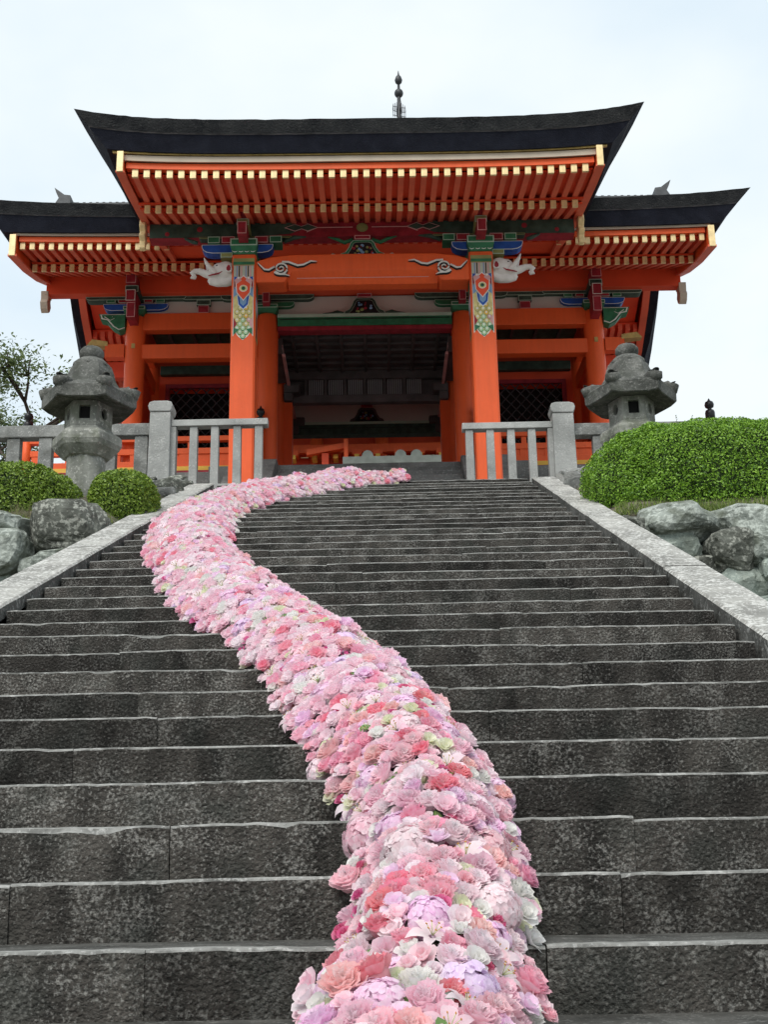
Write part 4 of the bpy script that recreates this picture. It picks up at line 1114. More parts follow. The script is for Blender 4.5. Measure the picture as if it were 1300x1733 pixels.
for k in range(6):
    x0 = -1.24 + k * 0.43
    for q in range(7):
        inst('lattice_slat', sm, GATE, (x0 + q * 0.047 + GX, 22.34, 10.46))
    gbox('transom_post', 'darkwood', x0 - 0.11, x0 - 0.05, 22.30, 22.44, 10.46, 10.83)
gbox('rear_plaster_panel', 'plaster', -1.77, 1.77, 24.17, 24.23, 10.50, 11.1)
gbox('rear_lintel', 'greend', -1.77, 1.77, 24.06, 24.34, 10.20, 10.505, bevel=0.01)
ln = MB(); ln.box(-1.72, 1.72, 24.05, 24.062, 10.34, 10.352, 0); ln.box(-1.77, 1.77, 24.045, 24.06, 10.44, 10.50, 1)
gb('lintel_lines', [M['black'], M['linegreen']], ln)
frog_strut(0.0, 10.51, 0.8, 0.40, 24.04, 'darkwood', 'greend')
gbox('rear_tie_beam', 'verm', -4.5, -2.18, 24.1, 24.3, 11.04, 11.4); gbox('rear_tie_beam', 'verm', 2.18, 4.5, 24.1, 24.3, 11.04, 11.4)
for s in (-1, 1):                                       # beams along the passage and door posts
    for a, b in ((20.42, 21.98), (22.42, 23.98)):
        gbox('passage_beam', 'darkwood', s * 1.70, s * 1.95, a, b, 10.62, 10.97)
        ln = MB()
        for q in (0.10, 0.16): ln.box(s * 1.69, s * 1.70, a, b, 10.64 + q, 10.66 + q)
        ln.box(s * 1.64, s * 1.70, a, b, 10.56, 10.62)
        gb('passage_beam_line', M['pink'], ln)
    for yy in (22.2, 24.2):
        gbox('corbel', 'darkwood', s * 1.44, s * 1.78, yy - 0.2, yy + 0.2, 10.42, 10.62, bevel=0.03)
        gbox('corbel', 'darkwood', s * 1.58, s * 1.78, yy - 0.2, yy + 0.2, 10.22, 10.42, bevel=0.03)
    gbox('door_post', 'verm', s * 1.60, s * 1.80, 22.1, 22.36, ZP, 10.25)
    gbox('passage_wall', 'red', s * 1.92, s * 2.02, 22.4, 24.0, ZP, 10.55, bevel=0)
    gbox('passage_wall', 'red', s * 1.92, s * 2.02, 20.4, 22.0, ZP, 10.2, bevel=0)

# side bays: niche with diagonal lattice window
for s in (-1, 1):
    x0, x1 = 2.50, 4.34
    gbox('niche_wall', 'red', s * 2.0, s * x0, 22.1, 22.2, ZP, 11.3, bevel=0); gbox('niche_wall', 'red', s * x1, s * 4.6, 22.1, 22.2, ZP, 11.3, bevel=0)
    gbox('niche_wall', 'red', s * x0, s * x1, 22.1, 22.2, 10.66, 11.3, bevel=0); gbox('niche_wall', 'red', s * x0, s * x1, 22.1, 22.2, ZP, 9.05, bevel=0)
    for a in ((x0, x0 + 0.09, 9.05, 10.66), (x1 - 0.09, x1, 9.05, 10.66), (x0 + 0.09, x1 - 0.09, 10.57, 10.66), (x0 + 0.09, x1 - 0.09, 9.05, 9.14)):
        gbox('window_frame', 'crimson', s * a[0], s * a[1], 22.04, 22.14, a[2], a[3])
    gbox('niche_darkness', 'hollow_black', s * x0, s * x1, 22.6, 22.64, 9.05, 10.66, bevel=0)  # black sheet standing for the shade behind the lattice
    W, H = x1 - x0 - 0.18, 1.43; c0 = x0 + 0.09; z0 = 9.14
    for dirn in (1, -1):
        q = -H
        while q < W:
            a0, a1 = max(q, 0), min(q + H * 0.9, W)
            if a1 > a0:
                f0, f1 = (a0 - q) / 0.9, (a1 - q) / 0.9
                if dirn < 0: f0, f1 = H - f0, H - f1
                f0, f1 = min(max(f0, 0), H), min(max(f1, 0), H)
                lt = MB(); lt.tube([(s * (c0 + a0), 22.09 + 0.015 * dirn, z0 + f0), (s * (c0 + a1), 22.09 + 0.015 * dirn, z0 + f1)], 0.014, 4)
                gb('lattice_bar', M['lattice'] if 'lattice' in M else M.setdefault('lattice', paint('grey_lattice', (0.075, 0.075, 0.08), 0.6, 0.15)), lt)
            q += 0.22
    gbox('niche_ceiling', 'greend', s * 2.2, s * 4.45, 20.3, 22.1, 11.30, 11.34, bevel=0)
    gbox('niche_beam', 'greend', s * 2.2, s * 4.45, 21.95, 22.09, 10.85, 11.05)
    for k in range(4):
        x = 2.55 + k * 0.5
        gbox('niche_rib', 'darkwood', s * x, s * (x + 0.06), 20.32, 22.0, 11.22, 11.30)
GATE.rotation_euler = (0, 0, math.radians(0.9))

# ---------------------------------------------------------------- stone platform with its short flight
pf = MB(); pf.box(-7.4, 7.1, 19.62, 25.6, -1.7, ZP); pf.box(-3.05 + GX, 3.05 + GX, 19.3, 19.62, ZL - 0.01, ZP - 0.003)
tag(pf.build('gate_platform', M['platform']), 'grey stone platform under the vermilion gate', kind='structure')
fl = thing('platform_steps', 'short grey stone flight between the gate pillars, above the landing', 'stairs', (GX, 17.4, ZL))
nst = 12; rs2 = (ZP - ZL) / nst
for k in range(nst - 1):
    y = 15.55 + k * 0.34
    mb = MB(); mb.box(-1.72 + GX, 1.72 + GX, y, 19.3, ZL + k * rs2, ZL + (k + 1) * rs2 - 0.002)
    mb.build('step', M['platform'], fl, bevel=0.012)
for s in (-1, 1):
    mb = MB(); mb.prism([(16.4, ZL), (19.3, ZL), (19.3, ZP + 0.02), (19.0, ZP + 0.02), (16.4, ZL + 0.55)], 'x', s * 1.725 + GX, s * 2.6 + GX)
    mb.build('cheek_wall', M['platform'], fl, bevel=0.012)

# ---------------------------------------------------------------- vermilion fence with black onion finials on the platform
def fence(s, label):
    t = thing('vermilion_fence', label, 'fence', (GX + s * 4.4, 19.8, ZP), 'vermilion fences beside the gate')
    yy = 19.85 if s < 0 else 19.95
    def fb(name, m, x0, x1, z0, z1, d=0.05, bev=0.006):
        return MB().box(s * x0 + GX, s * x1 + GX, yy - d, yy + d, z0, z1).build(name, M[m], t, bevel=bev)
    fb('sill', 'crimson', 2.2, 6.75, ZP, ZP + 0.09, 0.09)
    fb('ochre_board', 'ochre', 2.2, 6.75, ZP + 0.09, ZP + 0.18, 0.07)
    fb('lower_rail', 'verm', 2.2, 6.75, ZP + 0.18, ZP + 0.30)
    fb('middle_rail', 'verm', 2.2, 6.75, ZP + 0.44, ZP + 0.56)
    fb('upper_rail', 'verm', 2.2, 6.75, ZP + 0.70, ZP + 0.80, 0.07)
    x = 2.45; k = 0
    while x < 6.7:
        fb('panel_post', 'verm', x, x + (0.30 if k % 2 == 0 else 0.12), ZP + 0.30, ZP + 0.44, 0.04); 
        fb('panel_post', 'verm', x + 0.04, x + 0.14, ZP + 0.56, ZP + 0.70, 0.035)
        x += 0.48; k += 1
    if s > 0 or True:
        for xa, xb in ((2.2, 4.4),):
            fb('back_board', 'verm', xa, xb, ZP + 0.28, ZP + 0.46, 0.02, 0)
    for x, r in ((2.13, 0.075), (6.70, 0.085)):
        p = MB(); c = (s * x + GX, yy - 0.02, 0)
        p.lathe([(r, ZP), (r, ZP + 0.96)], c, 16)
        po = p.build('post', M['verm'], t, smooth=True)
        g = MB(); q = r / 0.085
        g.lathe([(r * 1.10, ZP + 0.93), (r * 1.12, ZP + 1.12), (r * 0.95, ZP + 1.165), (r * 0.5, ZP + 1.18), (r * 0.48, ZP + 1.21), (r * 0.95, ZP + 1.235), (r * 1.1, ZP + 1.285), (r * 0.9, ZP + 1.34), (r * 0.4, ZP + 1.365), (r * 0.08, ZP + 1.42)], c, 18)
        g.build('onion_finial', M['black'], po, smooth=True)
fence(-1, 'vermilion fence behind the stone railing, on the lantern and small bush side')
fence(1, 'vermilion fence behind the stone railing, on the large hedge side')

# ================================================================== BUILDINGS BEHIND THE GATE
hall = thing('orange_hall', 'orange hall glimpsed through the gate passage, with a pale scalloped rail', 'hall', (0, 32.0, 10.5))
def hb(name, mat, x0, x1, y0, y1, z0, z1, bev=0.008): return MB().box(x0, x1, y0, y1, z0, z1).build(name, M[mat], hall, bevel=bev)
hb('wall', 'red', -4.4, 4.4, 32.3, 36, 10.5, 14.2, 0)
for k in range(5): 
    mb = MB(); mb.lathe([(0.2, 10.5), (0.2, 13.9)], (-3.9 + k * 1.95, 32.2, 0), 18); mb.build('column', M['verm'], hall, smooth=True)
for z0, z1, m in ((12.52, 12.78, 'verm'), (12.02, 12.14, 'verm'), (11.5, 11.7, 'verm')): hb('beam', m, -4.4, 4.4, 31.9, 32.08, z0, z1)
for k in range(9):
    x = -2.6 + k * 0.62
    hb('bracket_block', 'verm', x - 0.14, x + 0.14, 31.6, 31.95, 12.34, 12.50)
    hb('bracket_block', 'ochre', x - 0.07, x + 0.07, 31.5, 31.9, 12.20, 12.33)
    hb('gilt_mark', 'gold', x + 0.2, x + 0.42, 31.87, 31.90, 12.36, 12.38, 0)
dg = MB(); dg.hexa([(-2.2, 31.3, 12.25), (-1.05, 31.3, 12.45), (-1.05, 31.5, 12.45), (-2.2, 31.5, 12.25)], [(-2.2, 31.3, 12.42), (-1.05, 31.3, 12.62), (-1.05, 31.5, 12.62), (-2.2, 31.5, 12.42)])
dg.build('stair_rail', M['verm'], hall)
hb('stair_post', 'red', -1.75, -1.55, 31.3, 31.5, 10.5, 12.3); hb('stair_post', 'verm', -1.10, -0.98, 31.2, 31.5, 10.5, 12.7)
M['greyrail'] = paint('weathered_grey_green_board', (0.24, 0.265, 0.24), 0.8, 0.2, 4.0, dirt=0.3)
pts = [(-0.98 + GX, 11.86)]
for hx in (-0.26, 0.69, 1.15):
    for q in range(7):
        a = math.pi - q * math.pi / 6
        pts.append((hx + GX + 0.17 * math.cos(a), 12.07 + 0.19 * math.sin(a)))
pts = [(-0.98 + GX, 11.86), (-0.98 + GX, 12.07)] + pts[1:] + [(1.9, 12.07), (1.9, 11.86)]
mb = MB(); mb.prism(pts, 'y', 31.0, 31.08); mb.build('scalloped_rail', M['greyrail'], hall)
hb('rail_foot', 'greyrail', -0.4, 1.9, 30.95, 31.1, 11.74, 11.80)
rf = MB(); rf.hexa([(-5, 29.9, 13.5), (5, 29.9, 13.5), (5, 36.8, 14.1), (-5, 36.8, 14.1)], [(-3, 33.2, 15.4), (3, 33.2, 15.4), (3, 35, 15.4), (-3, 35, 15.4)])  # front eave drawn forward, out of view, to shade the hall
rf.build('roof', M['bark'], hall)

pg = thing('pagoda', 'pagoda behind the gate, only its dark bronze spire showing above the roof', 'pagoda', (1.0, 50.0, 10.5))
px0, py0 = 1.0, 50.0
for k in range(3):
    zb = 10.5 + k * 6.3; hw = 2.6 - k * 0.25
    MB().box(px0 - hw, px0 + hw, py0 - hw, py0 + hw, zb, zb + 5.4).build('storey', M['verm'], pg)
    ew = hw + 2.0; rows = []
    for q, (r, z) in enumerate(((ew, 4.6), (ew, 4.85), (ew * 0.7, 5.4), (ew * 0.45, 6.1), (0.4, 6.6 if k < 2 else 7.6))):
        row = []
        for i in range(16):
            u = i / 4; c = int(u) % 4; f = u - int(u)
            a, b = [(-1, -1), (1, -1), (1, 1), (-1, 1)][c], [(-1, -1), (1, -1), (1, 1), (-1, 1)][(c + 1) % 4]
            x = a[0] + (b[0] - a[0]) * f; y = a[1] + (b[1] - a[1]) * f
            up = 0.35 * (abs(2 * f - 1) ** 3) if q < 2 else 0
            row.append((px0 + x * r, py0 + y * r, zb + z + up))
        rows.append(row)
    mb = MB(); mb.grid(rows, 0, closed=True); mb.build('roof', M['tile'], pg)
sp = MB(); sp.lathe([(0.5, 30.5), (0.45, 31.2), (0.14, 31.3), (0.10, 36.0), (0.09, 37.2), (0.05, 38.3)], (px0, py0, 0), 12)
SPI = sp.build('spire', M['bronze'], pg, smooth=True)
for k in range(9):
    z = 31.8 + k * 0.45
    mb = MB(); r = 0.62 - k * 0.03
    mb.tube([(px0 + r * math.cos(a * math.pi / 12), py0 + r * math.sin(a * math.pi / 12), z) for a in range(25)], 0.045, 6)
    for a in range(4): mb.tube([(px0, py0, z), (px0 + r * math.cos(a * 1.571), py0 + r * math.sin(a * 1.571), z)], 0.025, 5)
    mb.build('ring', M['bronze'], SPI)
for a in range(4):
    mb = MB(); c, s_ = math.cos(a * 1.571 + 0.3), math.sin(a * 1.571 + 0.3)
    for d in (0.13, 0.22, 0.31):
        mb.tube([(px0 + c * d, py0 + s_ * d, 36.15), (px0 + c * d * 1.02, py0 + s_ * d, 36.55), (px0 + c * d * (0.95), py0 + s_ * d, 37.05 - d * 0.6)], [0.022, 0.026, 0.012], 5)
    for z in (36.2, 36.45, 36.7): mb.tube([(px0, py0, z), (px0 + c * 0.33, py0 + s_ * 0.33, z + 0.03)], 0.016, 5)
    mb.build('flame_fin', M['bronze'], SPI)
mb = MB(); mb.ball((px0, py0, 37.5), 0.22, 0.22, 0.24, 16, 10); mb.build('lower_jewel', M['bronze'], SPI, smooth=True)
mb = MB(); mb.lathe([(0.05, 38.0), (0.16, 38.12), (0.19, 38.25), (0.14, 38.42), (0.05, 38.55), (0.012, 38.8)], (px0, py0, 0), 16); mb.build('upper_jewel', M['bronze'], SPI, smooth=True)

# ================================================================== PLANTS
def leaf_mat(name, cols, rough=0.45, trans=0.25):
    m, n, l, b = new_mat(name)
    g = n.new('ShaderNodeNewGeometry')
    r = n.new('ShaderNodeValToRGB'); e = r.color_ramp.elements
    e[0].position = 0.0; e[0].color = (*cols[0], 1); e[1].position = 1.0; e[1].color = (*cols[-1], 1)
    for k, c in enumerate(cols[1:-1]):
        q = e.new((k + 1) / (len(cols) - 1)); q.color = (*c, 1)
    l.new(g.outputs['Random Per Island'], r.inputs['Fac'])
    l.new(r.outputs['Color'], b.inputs['Base Color'])
    b.inputs['Roughness'].default_value = rough
    b.inputs['Specular IOR Level'].default_value = 0.35
    tr = n.new('ShaderNodeBsdfTranslucent'); l.new(r.outputs['Color'], tr.inputs['Color'])
    mx = n.new('ShaderNodeMixShader'); mx.inputs[0].default_value = trans
    out = n['Material Output']
    l.new(b.outputs['BSDF'], mx.inputs[1]); l.new(tr.outputs['BSDF'], mx.inputs[2]); l.new(mx.outputs['Shader'], out.inputs['Surface'])
    return m
M['hedge_leaf'] = leaf_mat('hedge_leaf', [(0.045, 0.115, 0.014), (0.12, 0.25, 0.022), (0.20, 0.37, 0.035), (0.28, 0.48, 0.05), (0.16, 0.31, 0.03)])
M['bush_leaf'] = leaf_mat('bush_leaf', [(0.05, 0.10, 0.013), (0.12, 0.20, 0.022), (0.20, 0.31, 0.035), (0.16, 0.25, 0.03), (0.30, 0.41, 0.06)])
M['hedge_core'] = paint('hedge_dark_core', (0.02, 0.035, 0.010), 0.95, 0.4, 12.0, bump=0.1)  # shade deep between the leaves, put into the core's colour
M['tree_leaf'] = leaf_mat('cherry_leaf', [(0.06, 0.09, 0.035), (0.12, 0.17, 0.06), (0.18, 0.24, 0.09), (0.10, 0.13, 0.06)], 0.5, 0.5)
M['twig'] = paint('twig_bark', (0.07, 0.055, 0.045), 0.9, 0.3, 12.0, bump=0.1)
M['grass'] = leaf_mat('grass_blade', [(0.08, 0.13, 0.025), (0.15, 0.22, 0.04), (0.24, 0.28, 0.08), (0.12, 0.19, 0.03)], 0.6, 0.3)
M['dry_grass'] = leaf_mat('dry_weed', [(0.14, 0.12, 0.06), (0.22, 0.20, 0.11), (0.10, 0.12, 0.05)], 0.8, 0.2)

def mesh_from_np(name, V, F4, mats, mi=None):
    me = bpy.data.meshes.new(name)
    nf, k = F4.shape
    me.vertices.add(len(V)); me.vertices.foreach_set('co', V.astype(np.float32).ravel())
    me.loops.add(nf * k); me.loops.foreach_set('vertex_index', F4.astype(np.int32).ravel())
    me.polygons.add(nf); me.polygons.foreach_set('loop_start', (np.arange(nf) * k).astype(np.int32)); me.polygons.foreach_set('loop_total', np.full(nf, k, np.int32))
    for m in (mats if isinstance(mats, list) else [mats]): me.materials.append(m)
    if mi is not None: me.polygons.foreach_set('material_index', mi.astype(np.int32))
    me.update(); me.validate()
    return me
NR = np.random.default_rng(5)
def leaves(P, N, size, jitter, aspect=0.55, rng=NR):
    """pointed leaf quads at P, facing roughly N"""
    n = len(P)
    d = N + jitter * rng.normal(size=(n, 3)); d /= np.linalg.norm(d, axis=1)[:, None]
    t = rng.normal(size=(n, 3)); t -= d * (t * d).sum(1)[:, None]; t /= np.linalg.norm(t, axis=1)[:, None]
    b = np.cross(d, t)
    s = size * (0.6 + 0.8 * rng.random(n))[:, None]
    fold = d * s * 0.18
    V = np.stack([P - t * s, P - b * s * aspect + fold, P + t * s, P + b * s * aspect + fold], 1).reshape(-1, 3)
    F = np.arange(4 * n).reshape(n, 4)
    return V, F
def superball(c, r, n, p, bottom=-0.55, rng=NR, lump=0.06, fq=2.4, seed=0):
    """points and normals on a lumpy rounded box"""
    ar = np.array([r[1] * r[2], r[0] * r[2], r[0] * r[1]]); ax = rng.choice(3, size=int(n * 1.5), p=ar / ar.sum())
    A = rng.uniform(-1, 1, size=(int(n * 1.5), 3)); A[np.arange(len(A)), ax] = rng.choice([-1.0, 1.0], len(A))
    A = A / (np.abs(A) ** (2 / p)).sum(1)[:, None] ** (p / 2)
    A = A[A[:, 2] > bottom][:n]
    nz = np.array([mnoise.noise((a[0] * fq * r[0] + seed, a[1] * fq * r[1], a[2] * fq * r[2])) + 0.5 * mnoise.noise((a[0] * 3 * fq * r[0], a[1] * 3 * fq * r[1] + seed, a[2] * 3 * fq * r[2])) for a in A])
    S = A * (1 + lump * nz)[:, None]
    N = np.sign(A) * np.abs(A) ** (2 / p - 1) / np.array(r)
    N /= np.linalg.norm(N, axis=1)[:, None]
    return np.array(c) + S * np.array(r), N
def bush(name, label, c, r, n, size, mat, p=0.75, seed=1, group=None, bottom=-0.6, lump=0.06):
    base = (c[0], c[1], c[2] - r[2] * 0.9)
    t = thing(name, label, 'hedge' if 'hedge' in name else 'bush', base, group)
    rng = np.random.default_rng(seed)
    P, N = superball(c, r, n, p, bottom, rng, lump, seed=seed)
    depth = rng.random(len(P)) ** 2 * 0.10
    P = P - N * depth[:, None] + N * (0.02 * rng.random(len(P)))[:, None]
    V, F = leaves(P, N, size, 0.75, 0.55, rng)
    o = bpy.data.objects.new('foliage', mesh_from_np('foliage', V - np.array(base), F, M[mat])); link(o, t, base)
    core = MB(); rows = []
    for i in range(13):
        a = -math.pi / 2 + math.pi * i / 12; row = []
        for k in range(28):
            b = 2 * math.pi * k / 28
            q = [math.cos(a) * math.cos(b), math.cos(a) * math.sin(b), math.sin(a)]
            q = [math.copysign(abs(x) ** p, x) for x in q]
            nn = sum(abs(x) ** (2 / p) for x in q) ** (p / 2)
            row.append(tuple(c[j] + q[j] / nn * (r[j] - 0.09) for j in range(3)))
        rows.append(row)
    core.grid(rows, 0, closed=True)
    core.build('dark_core', M['hedge_core'], t)  # solid dark lump inside the leaves, painted as their shaded depth
    st = MB(); rr = random.Random(seed)
    for k in range(7):
        x, y = c[0] + rr.uniform(-0.6, 0.6) * r[0], c[1] + rr.uniform(-0.4, 0.4) * r[1]
        st.tube([(x, y, base[2] - 0.3), (x + rr.uniform(-.1, .1), y, c[2])], [0.025, 0.012], 6)
    st.build('stem', M['twig'], t)
    return t
bush('clipped_hedge', 'large rounded bright green clipped hedge on the boulder wall', (3.86, 9.85, 4.22), (1.50, 0.86, 0.68), 90000, 0.0135, 'hedge_leaf', 0.74, 3, lump=0.075)
bush('azalea_bush', 'wider of the two small bushes, at the photo\'s left edge', (-4.22, 9.75, 4.10), (1.18, 0.72, 0.46), 42000, 0.015, 'bush_leaf', 0.70, 5, 'small bushes around the lantern', lump=0.07)
bush('azalea_bush', 'narrower small round bush between lantern shaft and flower-covered stairs', (-2.63, 9.72, 4.09), (0.36, 0.5, 0.40), 17000, 0.0145, 'bush_leaf', 0.78, 8, 'small bushes around the lantern', lump=0.06)

# a few shoots standing above the hedge
sh = MB(); rr = random.Random(4)
sprig = thing('hedge_shoots', 'thin dark shoots poking above the large hedge beside the lantern', 'shoots', (3.6, 10.0, 4.95))
for k in range(14):
    x = rr.uniform(3.3, 3.95); y = rr.uniform(9.8, 10.3); z = 4.95; h = rr.uniform(0.10, 0.2)
    sh = MB(); tip = (x + rr.uniform(-.03, .03), y, z + h)
    sh.tube([(x, y, z), tip], [0.004, 0.002], 4, 0)
    for q in range(5):
        f = 0.4 + 0.6 * q / 4; a = rr.uniform(0, 6.28); p = Vector((x, y, z)).lerp(Vector(tip), f)
        d = Vector((math.cos(a), math.sin(a), 0.6)) * 0.022
        sd = Vector((-math.sin(a), math.cos(a), 0.2)) * 0.008
        sh.quad([p, p + d * .5 + sd, p + d, p + d * .5 - sd], 1)
    sh.build('shoot', [M['twig'], M['tree_leaf']], sprig)

def blades(name, label, pts, h, mat, n_each=1, lean=0.4, w=0.006):
    V = []; rr = random.Random(len(pts))
    F = []
    for (x, y, z) in pts:
        a = rr.uniform(0, 6.28); hh = h * rr.uniform(0.5, 1.3); dx, dy = math.cos(a) * lean * hh, math.sin(a) * lean * hh
        b = rr.uniform(0, 3.14); wx, wy = math.cos(b) * w, math.sin(b) * w
        s = len(V)
        V += [(x - wx, y - wy, z), (x + wx, y + wy, z), (x + wx * .6 + dx * .5, y + wy * .6 + dy * .5, z + hh * .6), (x - wx * .6 + dx * .5, y - wy * .6 + dy * .5, z + hh * .6),
              (x + dx, y + dy, z + hh)]
        F += [(s, s + 1, s + 2, s + 3), (s + 3, s + 2, s + 4)]
    me = bpy.data.meshes.new(name); me.from_pydata(V, [], F); me.materials.append(M[mat]); me.update()
    o = bpy.data.objects.new(name, me); link(o, None, (0, 0, 0))
    tag(o, label, 'grass', kind='stuff'); return o
rr = random.Random(21)
blades('grass', 'short green grass along the boulder wall below the large hedge', [(rr.uniform(2.5, 5.6), 8.66 + abs(rr.gauss(0, 0.22)), 3.62 + rr.uniform(0, 0.12)) for _ in range(3600)], 0.06, 'grass')
blades('grass', 'sparse grass and weeds on top of the left boulder wall', [(rr.uniform(-4.6, -2.55), 8.70 + abs(rr.gauss(0, 0.18)), 3.66 + rr.uniform(0, 0.05)) for _ in range(1500)], 0.07, 'grass')
blades('dry_weeds', 'dry brown weeds in front of the wider small bush', [(rr.gauss(-3.30, 0.17), 8.85 + abs(rr.gauss(0, 0.1)), 3.66) for _ in range(420)], 0.26, 'dry_grass', lean=0.35, w=0.004)

# tree behind the railing on the left
def tree(loc, label):
    t = thing('broadleaf_tree', label, 'tree', loc)
    rr = random.Random(17); rng = np.random.default_rng(9)
    tips = []; tr = MB()
    def grow(p, d, r, L, lvl):
        q = p + d * L
        mid = p.lerp(q, 0.5) + Vector((rr.uniform(-.08, .08), rr.uniform(-.08, .08), rr.uniform(-.05, .05))) * L
        tr.tube([p, mid, q], [r, r * 0.85, r * 0.65], 7 if lvl < 2 else 5)
        if lvl >= 2: tips.append((mid, lvl)); 
        if lvl >= 4: tips.append((q, lvl)); return
        for k in range(3 if lvl < 3 else 4):
            nd = (d + Vector((rr.gauss(0, .55), rr.gauss(0, .55), rr.gauss(0.02, .4)))).normalized()
            grow(q, nd, r * 0.62, L * rr.uniform(0.6, 0.8), lvl + 1)
    b = Vector(loc)
    grow(b, Vector((0.08, 0, 1)).normalized(), 0.17, 2.3, 0)
    tr.build('trunk', M['twig'], t, smooth=True)
    P = []
    for p, lvl in tips:
        m = 48 if lvl >= 4 else 12
        for k in range(m): P.append(p + Vector((rr.gauss(0, .27), rr.gauss(0, .27), rr.gauss(0, .24))))
    P = np.array([tuple(p) for p in P]); N = np.tile(np.array([0.0, -0.3, 1.0]), (len(P), 1))
    V, F = leaves(P, N, 0.062, 0.8, 0.42, rng)
    o = bpy.data.objects.new('crown', mesh_from_np('crown', V - np.array(loc), F, M['tree_leaf'])); link(o, t, loc)
    return t
tree((-9.9, 27.5, 7.8), 'leafy tree behind the older railing, left of the gate')

# ================================================================== THE RIVER OF FLOWERS
PATH = [(-1.7, 0.24), (-1.2, 0.255), (-0.6, 0.285), (-0.27, 0.32), (0.03, 0.36), (0.42, 0.375), (0.93, 0.35), (1.62, 0.24), (2.07, 0.14), (2.63, -0.02), (3.33, -0.25), (4.25, -0.63), (5.46, -1.06),
        (7.15, -1.47), (8.5, -1.67), (9.65, -1.69), (10.95, -1.46), (12.0, -1.0), (12.85, -0.52), (13.36, -0.02), (13.5, 0.46)]
HW = [0.22, 0.22, 0.215, 0.205, 0.20, 0.195, 0.21, 0.26, 0.275, 0.28, 0.285, 0.31, 0.31, 0.325, 0.34, 0.345, 0.35, 0.35, 0.34, 0.31, 0.25]
dense = []
for k in range(len(PATH) - 1):
    p0, p1, p2, p3 = PATH[max(k - 1, 0)], PATH[k], PATH[k + 1], PATH[min(k + 2, len(PATH) - 1)]
    for q in range(24):
        t = q / 24; c = []
        for j in (0, 1):
            c.append(0.5 * (2 * p1[j] + (p2[j] - p0[j]) * t + (2 * p0[j] - 5 * p1[j] + 4 * p2[j] - p3[j]) * t * t + (3 * p1[j] - p0[j] - 3 * p2[j] + p3[j]) * t ** 3))
        dense.append((c[1], c[0], HW[k] * (1 - t) + HW[k + 1] * t))
D = np.array(dense)
seg = np.linalg.norm(np.diff(np.c_[D[:, 0], D[:, 1], nose(D[:, 1])], axis=0), axis=1)
ARC = np.r_[0, np.cumsum(seg)]; LEN = ARC[-1]
tang = np.gradient(D[:, :2], axis=0); tang /= np.linalg.norm(tang, axis=1)[:, None]
def stepz(Y): 
    i = math.floor(Y / T + 1e-6)
    return min(i, NTOP) * RISE
def heap(s, u):
    """surface point of the flower heap: s along the path, u across (-1..1)"""
    x = np.interp(s, ARC, D[:, 0]); y = np.interp(s, ARC, D[:, 1]); w = np.interp(s, ARC, D[:, 2])
    tx = np.interp(s, ARC, tang[:, 0]); ty = np.interp(s, ARC, tang[:, 1])
    w *= 1 + 0.20 * mnoise.noise((s * 2.3, u * 0.6 + (5 if u > 0 else 0), 0)) + 0.13 * mnoise.noise((s * 7, 3 if u > 0 else 0, 1))
    px, py = x + ty * u * w, y - tx * u * w
    zs = 0.13 * stepz(py + 0.04) + 0.87 * min(nose(py) + 0.0, ZL)
    dome = max(0.0, 1 - abs(u) ** 2.4)
    z = zs + 0.03 + 0.135 * dome + 0.085 * mnoise.noise((px * 4.5, py * 4.5, 7)) * dome + 0.03 * mnoise.noise((px * 11, py * 11, 2)) * dome
    if abs(u) > 0.8: z = max(z - (abs(u) - 0.8) * 0.25, stepz(py) + 0.03)
    return Vector((px, py, z)), Vector((ty * u * 0.9, -tx * u * 0.9, 0))

# --- bloom meshes (unit radius), petal material by slot, one shared mesh per variety
def petal_strip(mb, base, dirv, side, up, L, W, curl, mi, ruff=0.0, rr=None, rows=3, cup=0.2):
    """a petal: narrow foot, wide end, curling; optional ruffled lip"""
    base = Vector(base); grid = []
    for i in range(rows + 1):
        f = i / rows
        w = W * (0.25 + 0.75 * math.sin(min(f * 1.15, 1) * math.pi * 0.5)) * (1 - 0.25 * max(0, f - 0.75) * 4 * (0 if ruff else 1))
        c = base + dirv * (L * f) + up * (curl * f * f * L)
        n = 3 if not ruff else 7
        row = []
        for k in range(n):
            u = -1 + 2 * k / (n - 1)
            p = c + side * (u * w) + up * (cup * abs(u) ** 2 * w)
            if ruff and i >= rows - 1:
                g = 1.0 if i == rows else 0.4
                p += g * (dirv * (ruff * L * (1 if k % 2 else -1) * rr.uniform(0.3, 1)) + up * (ruff * 1.2 * L * rr.uniform(-1, 1)))
            elif not ruff and i == rows: p -= dirv * (abs(u) * L * 0.14)
            row.append(p)
        grid.append(row)
    mb.grid(grid, mi)
